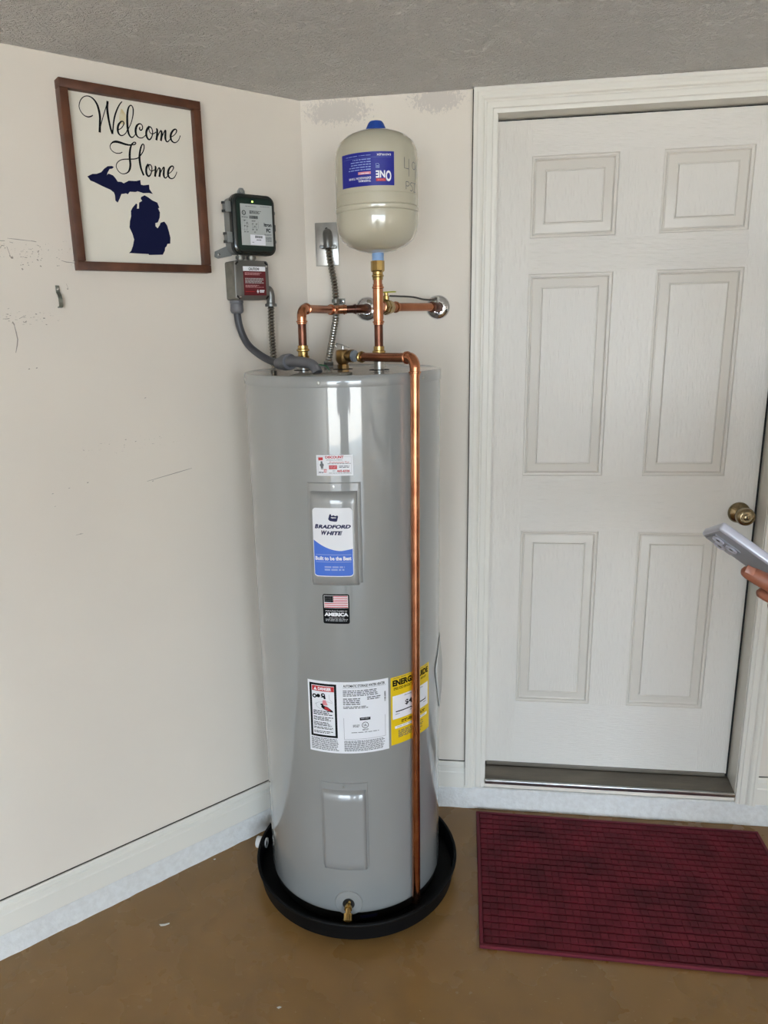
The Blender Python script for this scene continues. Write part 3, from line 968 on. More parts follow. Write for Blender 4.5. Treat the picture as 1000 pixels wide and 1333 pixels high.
P.lines('ink_lightgrey', 0.65, 0.507, 0.75, 0.525, 1, 3, ragged=0, word=0.03)
P.disc('ink_black', 0.70, 0.605, 0.042, 2, inner=0.84)
P.text('ink_black', 'UL', 0.682, 0.588, 0.720, 0.622, 2, bold=0.02)
P.lines('ink_grey', 0.665, 0.66, 0.74, 0.685, 2, 2, ragged=0, word=0.03)
P.lines('ink_grey', 0.55, 0.595, 0.635, 0.635, 3, 2, word=0.03)
P.lines('ink_grey', 0.53, 0.70, 0.87, 0.715, 1, 2, ragged=0, word=0.05)
P.lines('ink_grey', 0.44, 0.82, 0.95, 0.975, 9, 2, word=0.03, ragged=0.08, seed=19)
ink(P, lb)
# yellow energy label
mp = cyl_map(TC, TR, 31.7, 63.5, 0.5485, 0.7415)
lb, P = label(wh, 'energy_label', mp, TR * 31.8 * RAD, 0.193, 'label_yellow', 30, 'yellow energy cost label behind the copper pipe')
P.lines('ink_grey', 0.05, 0.018, 0.95, 0.032, 1, 2, word=0.1, ragged=0)
P.text('ink_black', 'ENERGYGUIDE', 0.04, 0.045, 0.96, 0.135, 2, bold=0.055)
P.disc('ink_black', 0.60, 0.155, 0.035, 2)
P.lines('ink_black', 0.06, 0.155, 0.50, 0.195, 3, 2, word=0.07, ragged=0.2)
P.lines('ink_black', 0.72, 0.16, 0.90, 0.19, 2, 2, word=0.07)
P.rect('paper_white', 0.035, 0.275, 0.955, 0.62, 1)
P.text('ink_black', 'Estimated Yearly Cost', 0.30, 0.29, 0.78, 0.32, 2)
P.text('ink_black', '$4', 0.31, 0.375, 0.475, 0.46, 2, bold=0.025)
P.rect('ink_black', 0.10, 0.505, 0.88, 0.52, 2)
P.rect('ink_black', 0.87, 0.48, 0.88, 0.505, 2)
P.lines('ink_grey', 0.09, 0.545, 0.19, 0.56, 1, 2)
P.lines('ink_grey', 0.80, 0.545, 0.90, 0.56, 1, 2)
P.lines('ink_grey', 0.42, 0.545, 0.66, 0.56, 1, 2)
P.lines('ink_black', 0.22, 0.655, 0.88, 0.70, 2, 2, word=0.1, ragged=0.1, fill=0.6)
P.rect('paper_white', 0.08, 0.725, 0.92, 0.765, 1)
P.lines('ink_lightgrey', 0.12, 0.737, 0.9, 0.753, 1, 2, word=0.08)
P.lines('ink_grey', 0.15, 0.80, 0.80, 0.915, 6, 2, word=0.08, seed=31)
P.lines('ink_black', 0.5, 0.935, 0.72, 0.955, 1, 2, word=0.08)
ink(P, lb)
# drain valve low on the front
dth, dz = 3.1, 0.083
dn = (cyl_pt(dth, 0, 1) - cyl_pt(dth, 0, 0))
w = MB()
w.rod(cyl_pt(dth, dz, TR - 0.001), dn, [(0, 0.038), (0.003, 0.038), (0.0045, 0.0365), (0.0048, 0.015), (0.001, 0.0145)], 40)
dv = part('drain_collar', w, 'tank_enamel', wh, label='round grey collar of the drain valve')
w = MB()
w.rod(cyl_pt(dth, dz, TR + 0.0045), dn, [(0, 0.0165), (0.0004, 0.0165)], 28)
part('opening', w, 'rubber', dv)
side = Vector((dn.y * -1, dn.x, 0))
d2 = (dn * 0.82 + Vector((0, 0, -0.57))).normalized()
a = cyl_pt(dth, dz, TR + 0.004)
w = MB()
w.rod(a, dn, [(0, 0.008), (0.012, 0.008), (0.013, 0.0105), (0.020, 0.0105)], 20)
w.rod(a + dn * 0.014, d2, [(0, 0.008), (0.014, 0.008), (0.015, 0.0125), (0.018, 0.013), (0.022, 0.0118), (0.030, 0.013), (0.033, 0.0125), (0.033, 0.0085), (0.022, 0.008)], 24)
vb = part('drain_valve', w, 'brass', wh, label='small brass drain spigot')
w = MB()
s0 = a + dn * 0.013 + Vector((0, 0, 0.004))
w.rod(s0, Vector((0.25, -0.25, 1)), [(0, 0.0055), (0.006, 0.0055), (0.007, 0.0038), (0.019, 0.0035), (0.020, 0.0015)], 12)
part('valve_stem', w, 'brass', vb)
w = MB()
for i in range(7):
    t0, t1 = 10 + i * 1.6, 10 + (i + 1) * 1.6
    w.add([cyl_pt(t0, 0.024, TR - 0.0075), cyl_pt(t1, 0.024, TR - 0.0075), cyl_pt(t1, 0.036, TR - 0.0060), cyl_pt(t0, 0.036, TR - 0.0060)], [(0, 1, 2, 3)])
part('base_tag', w, 'ink_navy', wh, recalc=False)
# cover of the wiring compartment on the lid, near the front
w = MB()
w.box(0.055, 0.190, -0.540, -0.455, 1.5058, 1.5088, 0.001)
jc = part('wiring_cover', w, 'galvanized', wh, label='flat plate over the wiring compartment')
for x_, y_ in ((0.105, -0.53), (0.17, -0.53)):
    part('screw', MB().rod((x_, y_, 1.5085), (0, 0, 1), [(0, 0.0035), (0.002, 0.003), (0.0025, 0)], 10), 'steel', jc)
w = MB()
w.tube(spline([(0.085, -0.40, 1.510), (0.078, -0.415, 1.522), (0.098, -0.42, 1.526), (0.118, -0.41, 1.522), (0.125, -0.40, 1.511)], 6), 0.0016, 8)
part('ground_wire', w, 'wire_green', wh, label='short green ground wire')
# nipples and pipe collars in the lid
HX, HY = 0.037, -0.285
CX, CY = 0.2435, -0.330
for (x_, y_) in ((CX, CY), (HX, HY), (0.141, -0.27)):
    part('lid_collar', MB().rod((x_, y_, 1.5055), (0, 0, 1), [(0, 0.026), (0.001, 0.026), (0.0012, 0.020), (0.0012, 0.0)], 28), 'black_foam', wh)
for (x_, y_, zt) in ((CX, CY, 1.535), (HX, HY, 1.530)):
    part('nipple', MB().rod((x_, y_, 1.5058), (0, 0, 1), [(0, 0.0135), (zt - 1.5058, 0.0135)], 20), 'steel', wh, label='threaded steel nipple')
# temperature and pressure relief valve
tx, ty = 0.141, -0.27
PA = Vector((0.196, -0.301, 1.5375))           # start of the discharge pipe
PB = Vector((0.343, -0.500, 1.5415))           # corner above the drop
pdv = (PB - PA).normalized()
VC = Vector((tx, ty, 1.542))
w = MB()
w.rod((tx, ty, 1.506), (0, 0, 1), [(0, 0.0155), (0.011, 0.0155), (0.013, 0.013), (0.018, 0.0165), (0.024, 0.0195), (0.044, 0.0195), (0.049, 0.017), (0.051, 0.012), (0.051, 0)], 8)
rv = part('relief_valve', w, 'brass_dull', wh, smooth=25, label='brass pressure relief valve with lever')
w = MB()
vd = (PA - VC)
vd.z = 0
vd.normalize()
w.rod(VC + Vector((0, 0, -0.002)) + vd * 0.012, vd, [(0, 0.0135), (0.012, 0.0135), (0.013, 0.0165), (0.022, 0.0165)], 20)
part('outlet', w, 'brass_dull', rv)
w = MB()
w.rod(VC + Vector((0, 0, -0.002)) + vd * 0.0345, vd, [(0, 0.0150), (0.004, 0.0154), (0.006, 0.0150)], 20)
part('thread_tape', w, 'thread_tape', rv)
w = MB()
w.rod((tx, ty, 1.556), (0, 0, 1), [(0, 0.004), (0.010, 0.004), (0.011, 0)], 10)
w.box(-0.005, 0.034, -0.005, 0.005, 0, 0.0025, 0.001, xf=Matrix.Translation((tx - 0.012, ty - 0.004, 1.5715)) @ Matrix.Rotation(-0.25, 4, 'Z') @ Matrix.Rotation(0.33, 4, 'Y'))
w.tube([(tx - 0.016, ty - 0.004, 1.572), (tx - 0.019, ty - 0.004, 1.568), (tx - 0.017, ty - 0.004, 1.563)], 0.003, 8)
part('lever', w, 'steel', rv, label='steel lever')

# ------------------------------------------------------------------ drain pan
RP = 0.303
pan = thing('drain_pan', (TCX, TCY, 0), 'round black plastic drain pan under the water heater', 'drain pan')
pcx, pcy = TCX + 0.003, TCY - 0.004
w = MB()
w.rod((pcx, pcy, 0), (0, 0, 1), [(0.0005, 0.2), (0.0005, 0.288), (0.004, 0.2925), (0.052, 0.2985), (0.053, RP), (0.057, RP + 0.0015), (0.0595, RP), (0.059, 0.2965), (0.050, 0.2945), (0.012, 0.2890), (0.0110, 0.27), (0.0110, 0.0)], 112)
part('tray', w, 'black_plastic', pan)
pa_ = math.radians(176)
pd_ = Vector((math.cos(pa_), math.sin(pa_), 0))
w = MB()
w.rod(Vector((pcx, pcy, 0.034)) + pd_ * 0.296, pd_, [(0, 0.011), (0.004, 0.0175), (0.026, 0.0175), (0.0275, 0.016), (0.0275, 0.012), (0.01, 0.012)], 24)
dfi = part('drain_fitting', w, 'pvc_white', pan, label='white plastic drain fitting')
w = MB()
w.rod(Vector((pcx, pcy, 0.034)) + pd_ * 0.2935, -pd_, [(0, 0.016), (0.004, 0.0155), (0.004, 0.009), (0.0, 0.0085)], 24)
part('inner_nut', w, 'pvc_white', dfi)

# ------------------------------------------------------------------ copper work
PR = 0.0111
def socket(mb, a, d, L_, r=PR, flare=0.0026):
    """solder cup with a rolled bead at its mouth"""
    mb.rod(a, d, [(0, r + 0.0012), (L_ * 0.5, r + 0.0012), (L_ * 0.55, r + flare + 0.0012), (L_ * 0.72, r + flare + 0.0012), (L_ * 0.78, r + 0.0018), (L_, r + 0.0018), (L_, r)], 20)
def elbow(c, a, b_, rad=0.021, cup=0.017):
    """copper elbow at corner c, legs along unit vectors a and b_"""
    c, a, b_ = Vector(c), Vector(a).normalized(), Vector(b_).normalized()
    mb = MB()
    if abs(a.dot(b_)) < 0.05:
        path = arc(c, a * rad, b_ * rad, 8)
    else:
        P0, P1 = c + a * rad, c + b_ * rad
        path = [((1 - t) ** 2) * P0 + 2 * t * (1 - t) * c + t * t * P1 for t in [i / 8 for i in range(9)]]
    mb.tube(path, PR + 0.0014, 20)
    socket(mb, c + a * (rad - 0.001), a, cup)
    socket(mb, c + b_ * (rad - 0.001), b_, cup)
    return mb
# discharge pipe from the relief valve to the pan
dp = thing('discharge_pipe', (0.343, -0.5, 0.012), 'copper discharge pipe running down the front of the water heater', 'pipe')
w = MB()
w.rod(PA - pdv * 0.012, pdv, [(0, 0.0125), (0.006, 0.0150), (0.013, 0.0150), (0.014, 0.0125), (0.022, 0.0128), (0.022, 0.011)], 8)
part('adapter', w, 'brass', dp, smooth=25)
part('pipe', MB().cyl(PA, PB - pdv * 0.03, PR, 24), 'copper', dp)
part('elbow', elbow(PB, -pdv, (-0.001, 0, -1), 0.0225, 0.018), 'copper_bright', dp)
part('pipe', MB().cyl(PB - Vector((0, 0, 0.034)), (0.340, -0.500, 0.045), PR, 24), 'copper_bright', dp)

# cold side: wall stub, ball valve, tee, up to the expansion tank and down to the heater
TZ = 1.6625
cold = thing('cold_water_pipe', (CX, CY, 1.535), 'copper cold supply riser with tee below the expansion tank', 'pipe')
w = MB()
w.rod((CX, CY, 1.527), (0, 0, 1), [(0, 0.0155), (0.014, 0.0155), (0.015, 0.0135), (0.020, 0.0135), (0.022, 0.0170), (0.026, 0.0170), (0.028, 0.0138), (0.038, 0.0138)], 20)
part('dielectric_union', w, 'brass', cold)
part('pipe', MB().cyl((CX, CY, 1.56), (CX, CY, TZ - 0.035), PR, 24), 'copper_dark', cold)
tee_d = Vector((0.055, 0.245, 0)).normalized()
w = MB()
w.tube([(CX, CY, TZ - 0.03), (CX, CY, TZ + 0.042)], PR + 0.0020, 24)
socket(w, (CX, CY, TZ - 0.026), (0, 0, -1), 0.018)
socket(w, (CX, CY, TZ + 0.032), (0, 0, 1), 0.022)
w.tube([Vector((CX, CY, TZ)), Vector((CX, CY, TZ)) + tee_d * 0.022], PR + 0.002, 20)
socket(w, Vector((CX, CY, TZ)) + tee_d * 0.016, tee_d, 0.014)
part('tee', w, 'copper_bright', cold)
part('pipe', MB().cyl((CX, CY, TZ + 0.04), (CX, CY, 1.738), PR, 24), 'copper_bright', cold)
w = MB()
w.rod((CX, CY, 1.727), (0, 0, 1), [(0, 0.0130), (0.006, 0.0130), (0.008, 0.0150), (0.011, 0.0150), (0.013, 0.0130), (0.020, 0.0132)], 20)
w.rod((CX, CY, 1.746), (0, 0, 1), [(0, 0.0150), (0.003, 0.0172), (0.026, 0.0172), (0.0265, 0.012)], 8)
part('tank_adapter', w, 'brass', cold, smooth=25)
V0 = Vector((CX, CY, TZ)) + tee_d * 0.036
w = MB()
w.rod(V0, tee_d, [(0, 0.014), (0.004, 0.0185), (0.014, 0.0185), (0.017, 0.0165), (0.020, 0.0205), (0.040, 0.0205), (0.044, 0.0165), (0.047, 0.0185), (0.056, 0.0185), (0.058, 0.014)], 8)
w.rod(V0 + tee_d * 0.030 + Vector((0, 0, 0.012)), (0, 0, 1), [(0, 0.008), (0.016, 0.008), (0.017, 0.0055), (0.026, 0.0055)], 12)
bv = part('ball_valve', w, 'brass', cold, smooth=25, label='brass ball valve behind the tee')
w = MB()
hx = V0 + tee_d * 0.030 + Vector((0, 0, 0.037))
w.box(-0.012, 0.026, -0.007, 0.007, -0.0015, 0.0015, 0.001, xf=Matrix.Translation(hx) @ Matrix.Rotation(-0.35, 4, 'Z'))
part('valve_handle', w, 'handle_yellow', bv, label='yellow dipped lever handle')
E0 = Vector((0.3870, -0.045, 1.6640))            # bend at the wall stub
run_d = (E0 - (V0 + tee_d * 0.055)).normalized()
S0 = V0 + tee_d * 0.056
w = MB()
socket(w, S0 + run_d * 0.020, -run_d, 0.020)
socket(w, S0 + run_d * 0.016, run_d, 0.020)
part('coupling', w, 'copper_bright', cold)
part('pipe', MB().cyl(S0 + run_d * 0.01, E0 - run_d * 0.02, PR, 24), 'copper', cold)
part('wall_elbow', elbow(E0, -run_d, (0, 1, 0), 0.020, 0.016), 'copper_dark', cold)
part('stub', MB().cyl(E0 + Vector((0, 0.02, 0)), (E0.x, 0.002, E0.z), PR, 20), 'copper_dark', cold)

# hot side
hot = thing('hot_water_pipe', (HX, HY, 1.53), 'copper hot outlet pipe with elbow left of the conduit', 'pipe')
w = MB()
w.rod((HX, HY, 1.527), (0, 0, 1), [(0, 0.0160), (0.016, 0.0160), (0.017, 0.0135), (0.027, 0.0135), (0.029, 0.0170), (0.033, 0.0170), (0.035, 0.0138), (0.043, 0.0138)], 20)
part('dielectric_union', w, 'brass', hot)
HZ = 1.6640
HC = Vector((HX, HY, HZ))
part('pipe', MB().cyl((HX, HY, 1.565), (HX, HY, HZ - 0.03), PR, 24), 'copper_dark', hot)
G0 = Vector((0.1780, -0.045, 1.6650))             # bend at the wall stub
G1 = Vector((0.0900, -0.060, 1.6640))             # knee where the run turns to the heater
g = (G1 - HC).normalized()
part('elbow', elbow(HC, g, (0, 0, -1), 0.022, 0.018), 'copper_bright', hot)
part('pipe', MB().cyl(HC + g * 0.03, G1 - g * 0.015, PR, 24), 'copper', hot)
k = (G0 - G1).normalized()
part('knee', elbow(G1, -g, k, 0.016, 0.020), 'copper_bright', hot)
part('pipe', MB().cyl(G1 + k * 0.02, G0 - k * 0.02, PR, 24), 'copper_dark', hot)
part('wall_elbow', elbow(G0, -k, (0, 1, 0), 0.020, 0.016), 'copper_dark', hot)
part('stub', MB().cyl(G0 + Vector((0, 0.02, 0)), (G0.x, 0.002, G0.z), PR, 20), 'copper_dark', hot)
# chrome wall flanges
for P0, lab in ((G0, 'chrome pipe flange on the wall half hidden behind the tee'), (E0, 'chrome pipe flange on the wall with white caulk around the pipe')):
    e = thing('pipe_flange', (P0.x, 0, P0.z), lab, 'pipe flange', group='chrome pipe flanges')
    w = MB()
    w.rod((P0.x, -0.0002, P0.z), (0, -1, 0), [(0, 0.034), (0.0015, 0.0345), (0.004, 0.033), (0.008, 0.028), (0.0105, 0.020), (0.0115, 0.0135), (0.0115, 0.0118)], 40)
    part('dish', w, 'chrome', e)
    w = MB()
    for i in range(10):
        an = 2 * PI * i / 10
        w.sphere((P0.x + 0.0145 * math.cos(an), -0.0120, P0.z + 0.0145 * math.sin(an)), 0.0030 + 0.0012 * math.sin(i * 2.3), 8)
    part('caulk', w, 'caulk', e)
# bonding wire between the valve and the right hand flange
w = MB()
b0 = V0 + tee_d * 0.052 + Vector((0.004, -0.004, 0.028))
w.tube(spline([tuple(b0), (0.318, -0.15, 1.690), (0.346, -0.09, 1.685), (0.368, -0.05, 1.684), (0.3835, -0.022, 1.688)], 8), 0.0024, 10)
bw_ = thing('bonding_wire', tuple(b0), 'thin dark bonding wire above the right copper stub', 'wire')
part('strand', w, 'wire_black', bw_)
w = MB()
w.rod((0.387, -0.022, 1.6765), (0, 0, 1), [(0, 0.004), (0.012, 0.004), (0.013, 0.0065), (0.016, 0.0065), (0.017, 0.003)], 10)
part('clamp_screw', w, 'steel', bw_)

# ------------------------------------------------------------------ expansion tank
ex = thing('expansion_tank', (CX + 0.001, CY, 1.772), 'cream expansion tank with blue cap and upside down label', 'expansion tank')
EX = CX + 0.001
ER = 0.1005
w = MB()
w.rod((EX, CY, 0), (0, 0, 1), [(1.790, 0.010), (1.791, 0.022), (1.796, 0.046), (1.806, 0.070), (1.820, 0.087), (1.838, 0.0970), (1.858, 0.1003), (1.8795, ER - 0.0002), (1.8805, ER - 0.0014), (1.8815, ER - 0.0002), (1.884, ER + 0.0010), (1.8905, ER + 0.0010), (1.8925, ER - 0.0002), (1.8935, ER - 0.0012), (1.8945, ER), (1.9160, ER), (1.9168, ER - 0.0005), (1.9176, ER),
       (1.998, ER), (2.020, 0.0975), (2.038, 0.089), (2.052, 0.073), (2.061, 0.052), (2.066, 0.028), (2.067, 0.0)], 96)
part('shell', w, 'cream_enamel', ex, smooth=28)
w = MB()
w.rod((EX, CY, 0), (0, 0, 1), [(2.066, 0.0245), (2.070, 0.0245), (2.083, 0.0185), (2.087, 0.015), (2.088, 0.0)], 32)
part('cap', w, 'cap_blue', ex, label='blue plastic air valve cap')
w = MB()
w.rod((EX, CY, 0), (0, 0, 1), [(1.768, 0.0140), (1.776, 0.0148), (1.780, 0.0142), (1.786, 0.0150), (1.792, 0.0142)], 20)
part('nipple', w, 'tape_blue', ex, label='threaded neck wrapped in pale blue tape')
ECC = (EX, CY)
mp = cyl_map(ECC, ER, -46.8, 29.2, 1.9290, 2.0010, flip=True, base=0.0004)
lb = part('label', sheet(MB(), mp, 1, 40), 'label_blue', ex, smooth=60, recalc=False, label='blue label mounted upside down')
P = Print(mp, ER * 76 * RAD, 0.072)
# label space here is upright; the mapper turns it over
P.text('ink_white', 'O', 0.055, 0.115, 0.155, 0.44, 2, bold=0.035)
P.text('ink_white', 'NE', 0.165, 0.225, 0.325, 0.44, 2, bold=0.035)
P.rect('ink_red', 0.155, 0.125, 0.32, 0.205, 1)
P.text('ink_pink', 'TANK', 0.175, 0.14, 0.305, 0.19, 2)
P.text('ink_white', 'THERMAL', 0.41, 0.12, 0.645, 0.185, 2, bold=0.02)
P.text('ink_white', 'EXPANSION TANK', 0.41, 0.205, 0.835, 0.275, 2, bold=0.02)
P.rect('ink_pink', 0.41, 0.345, 0.64, 0.425, 1)
P.lines('ink_white', 0.44, 0.365, 0.61, 0.40, 1, 2, ragged=0)
for i in range(5):
    P.lines('ink_paleblue', 0.41, 0.475 + 0.075 * i, 0.86 - 0.025 * i, 0.515 + 0.075 * i, 1, 2, word=0.06, ragged=0.12, seed=40 + i, fill=0.7)
P.stroke('ink_paleblue', [(0.265, 0.52), (0.32, 0.52), (0.32, 0.645), (0.28, 0.645), (0.265, 0.61), (0.265, 0.52)], 0.0009)
P.lines('ink_paleblue', 0.275, 0.54, 0.31, 0.6, 2, 2, ragged=0)
P.rect('ink_paleblue', 0.055, 0.835, 0.95, 0.838, 1)
P.text('ink_white', 'EASYFLEX', 0.06, 0.875, 0.305, 0.935, 2, bold=0.015)
P.lines('ink_paleblue', 0.41, 0.895, 0.62, 0.925, 1, 2, ragged=0, word=0.06)
P.lines('ink_paleblue', 0.65, 0.895, 0.90, 0.925, 1, 2, ragged=0, word=0.06)
ink(P, lb)
# handwriting on the side
mp = cyl_map(ECC, ER, 40, 80, 1.925, 1.995, base=0.0004)
P = Print(mp, ER * 40 * RAD, 0.07)
for st in ([(0.13, 0.05), (0.13, 0.38), (0.34, 0.39)], [(0.34, 0.08), (0.34, 0.62)],
           [(0.72, 0.18), (0.6, 0.14), (0.52, 0.24), (0.58, 0.36), (0.72, 0.34), (0.76, 0.2), (0.78, 0.4), (0.78, 0.66)],
           [(0.20, 0.78), (0.20, 1.03)], [(0.20, 0.79), (0.32, 0.80), (0.36, 0.86), (0.30, 0.92), (0.20, 0.92)],
           [(0.56, 0.80), (0.46, 0.80), (0.42, 0.86), (0.52, 0.93), (0.55, 1.0), (0.46, 1.06), (0.41, 1.03)],
           [(0.68, 0.80), (0.68, 1.07)], [(0.60, 0.80), (0.76, 0.80)], [(0.60, 1.07), (0.76, 1.07)]):
    P.stroke('ink_grey', spline(st, 4) if len(st) > 3 else st, 0.0017)
part('handwriting', P.mb, None, ex, smooth=0, recalc=False, label='pressure noted by hand in marker')
STROKES='598.9,2114.5,1.2 603.4,2111.4,2 610.8,2109.3,2 618.7,2111,1.5 625.2,2116.7,1.3 629,2125.1,1.3 628.6,2133.3,1.3 623.9,2143.7,1.3 616.9,2150.7,1.3 609.5,2153.9,1.5 601.4,2153.8,2 593,2149.1,3 586.7,2140.1,4 583.5,2128.2,4.5 582.3,2113.5,4.5 584.2,2096.6,4.5 586.6,2078.8,5|586.6,2078.8,2 581.4,2097,1.3 572.5,2119.8,1.3 565.1,2137.4,1.3 560.1,2149.8,2|560,2150.6,4.5 562.5,2136.2,4.5 562.4,2119.5,4.5 560.6,2101.4,4 558.3,2088.2,4 555.5,2079.3,4|555.5,2079.3,3 552.6,2094,2.5 549.1,2109.6,3 544.3,2123.7,3 537.2,2138.1,2.5 530.5,2148.2,2 524.6,2154.6,1.5|541.2,2090.4,1.5 534.2,2093.8,1.3 527.8,2100.6,1.5 524.9,2106.9,2 526.8,2110.5,2 531.7,2109.4,2.5 538,2102.6,4 541.4,2093.7,4.5 541.2,2084.4,4 536.7,2079,2.5 530,2079.5,1.5 522.8,2085,1.3 518.8,2091.5,1.3|518.8,2091.5,1.3 513.9,2097.2,1.3 505.7,2112,1.3 500.2,2128,2 498.4,2141.9,2.5 501,2148.6,2 505.4,2148.5,2 510.3,2141.9,3 513.9,2129.5,4 515.8,2115.7,4.5 516.6,2098.6,4.5 515.1,2085.1,4 510.9,2078.4,3 506.2,2078,2 500.9,2082.6,1.3 495.2,2091,1.3|485.3,2103.4,2.5 486.3,2098.6,2.5 483,2096.7,2.5 479.1,2100.3,2 478.3,2106.6,1.8 481.9,2110.8,1.8 487.3,2110.1,2.5 492.6,2105.5,4 496,2098.2,4.5 497.1,2090.3,4.5 495.1,2083.5,3.5 490.3,2079.5,2 483.3,2079.1,1.5 476.7,2082.7,1.3 470.8,2088.9,1.3|460,2108.2,4 466,2102,4.5 469.8,2093.7,4.5 469.5,2084.3,4.5 465.6,2078.5,3.5 461,2079.1,2.5 455.9,2086,2 453.2,2095,2 454.2,2103.5,2 458.3,2107.3,2.5 461.2,2105.7,2 462,2100.9,1.5 460.4,2094.8,1.5 455.3,2092,1.5 449.8,2093.5,1.5 444,2097.7,1.5|443.4,2104.1,2.5 440.7,2103.6,4 441.7,2092.4,4.5 444.9,2078.6,4.5|444.9,2078.6,2 439.1,2091.2,1.5 432.8,2100.7,2 429.4,2102.7,3|429.4,2102.7,3.5 429.4,2094,4.5 433.1,2078.5,4.5|433.1,2078.5,2 427.2,2091.9,1.5 421.4,2102.1,2 418.3,2104.1,3 419.6,2095.2,4.5 420.5,2085.5,4.5 418.3,2079.4,3 414.6,2079,2 409.6,2083.6,1.5 406.5,2087.2,1.3|406.2,2090.4,1.3 398.4,2094.6,1.3 391.3,2101.1,1.5 388.3,2107.8,2.5 391.8,2110.6,2.5 398.3,2106.6,3.5 404,2098.7,4.5 406.2,2090.4,4.5 404.1,2082.7,3.5 397.9,2078.9,2.5 391.2,2080.7,1.5 384.1,2087.5,1.3 379.4,2097.7,1.3|535.4,2041.5,1.3 541.8,2038.3,1.3 551.4,2037.5,1.3 560.4,2041.3,1.3 564.7,2048.5,1.3 562.7,2055.5,1.5 556.5,2061,3 548.7,2063.1,4.5 539.3,2062.5,4.5 528.1,2060.4,4 516.7,2059.5,3 507.8,2061.6,2|510.5,2060.7,2 502.5,2062.4,2 499,2066,1.8 502,2067.6,1.8 506.6,2065.1,2 511.1,2059.9,3 515.1,2049.3,4 517.6,2036.6,4.5 518,2025.6,4.5 518.1,2014.6,4.5 520.5,2005,4 525.6,1997.4,2.5 533.8,1993,1.5 542.5,1992.6,1.3 549.8,1997.4,1.3 554,2006.3,1.3 551.3,2015.1,1.3 542.9,2022.2,1.3 532.2,2025.7,1.5 518.2,2027.5,1.8 505.8,2029.2,1.8 496.7,2032.6,1.8 489.9,2038.8,1.8 482.7,2048.2,1.8 478.6,2058.2,1.8 479.4,2064.7,2 482.9,2064.7,2 487.2,2057.2,3 490.9,2045.8,4 493.1,2033,4.5 492.9,2020.4,4.5 491.1,2007.9,4 485.9,1993.3,4|471.1,2021,4 476.2,2014.1,4.5 478.4,2005.9,4.5 477.8,1997.2,4.5 473.8,1992.8,3.5 469,1995.6,2.5 464.6,2004.1,2 462.8,2013.1,2 464.9,2019.2,2 469.4,2019.6,2 470.8,2013.9,1.5 468.7,2007.7,1.5 463.5,2005.8,1.5 455.9,2009.7,1.5|455.2,2017,2.5 452.9,2016.1,4 454.1,2005.1,4.5 456.5,1993.3,4.5|456.5,1993.3,2 451.9,2003.7,1.5 445.4,2014,2 441.7,2015.2,3|441.7,2015.2,3.5 441.9,2006.3,4.5 444.9,1993.9,4.5|444.9,1993.9,2 439.8,2005.7,1.5 433.3,2016,2 430.3,2017.1,3 431.9,2007.2,4.5 433,1999,4.5 430.7,1993.6,3 427,1993.4,2 422.3,1998.4,1.5|420.6,2003.5,1.3 413.7,2007.4,1.3 407,2014.5,1.5 404.5,2020.5,2.5 408.2,2022.9,2.5 414.5,2018.7,3.5 419.3,2010.9,4.5 421.1,2001.8,4.5 418.5,1995.2,3.5 412.2,1992.8,2 405.3,1995.9,1.5 399.3,2003.8,1.3 396.5,2010.7,1.3'
UP='627,1978.2 614.2,1984.9 604.2,1985.9 592.6,1990.7 583.9,1999.7 575.4,2005.7 564,2007.5 560.1,2005.2 564.6,2001.2 571.1,2000 576.9,1991.2 579.3,1985.8 574.4,1989.3 563.9,1986.2 557.8,1979.5 553.9,1973.2 544.7,1973.4 539.2,1970.7 534.3,1973.2 525.7,1977.8 506.9,1978.6 495.9,1982 495.3,1971.4 488.7,1970.5 474,1973.2 473.8,1962.5 465.9,1951.9 475.9,1953.7 490.5,1951.9 505.7,1955.1 510.6,1953 525.9,1952.4 531.2,1946 535.7,1947.8 547.6,1945.1 553.4,1933.7 558.9,1924.8 564.2,1929.1 564.1,1941.3 566.2,1947.4 574.2,1953 591.6,1958.8 612.9,1967.3 620.3,1969.2'
LO='488.1,1947.3 479.3,1943.3 469,1936.9 456,1932.5 451.7,1920.8 455.3,1919 451.2,1909.8 453.2,1896.5 459.2,1885.1 466,1883.1 466.2,1875.9 461.2,1871 454.8,1878.7 451.8,1884.9 441.5,1888.4 434.8,1879.9 431.1,1865.6 428.2,1850 430,1835.3 437.7,1834.3 440.8,1828.1 444.9,1824.5 446.2,1817.7 452.7,1807.3 490.1,1805.3 491.1,1807.5 542.3,1808.1 536.4,1813.1 530.4,1825.4 525.8,1840.9 528.7,1853.8 534.8,1868.7 532.3,1884 528.2,1895 527.4,1907.9 522.6,1915.8 512,1926.6 509.4,1924.2 511.3,1914.4 506.1,1914.8 504.2,1928.9 495.8,1933.8 499,1937.9 498.1,1942.3'
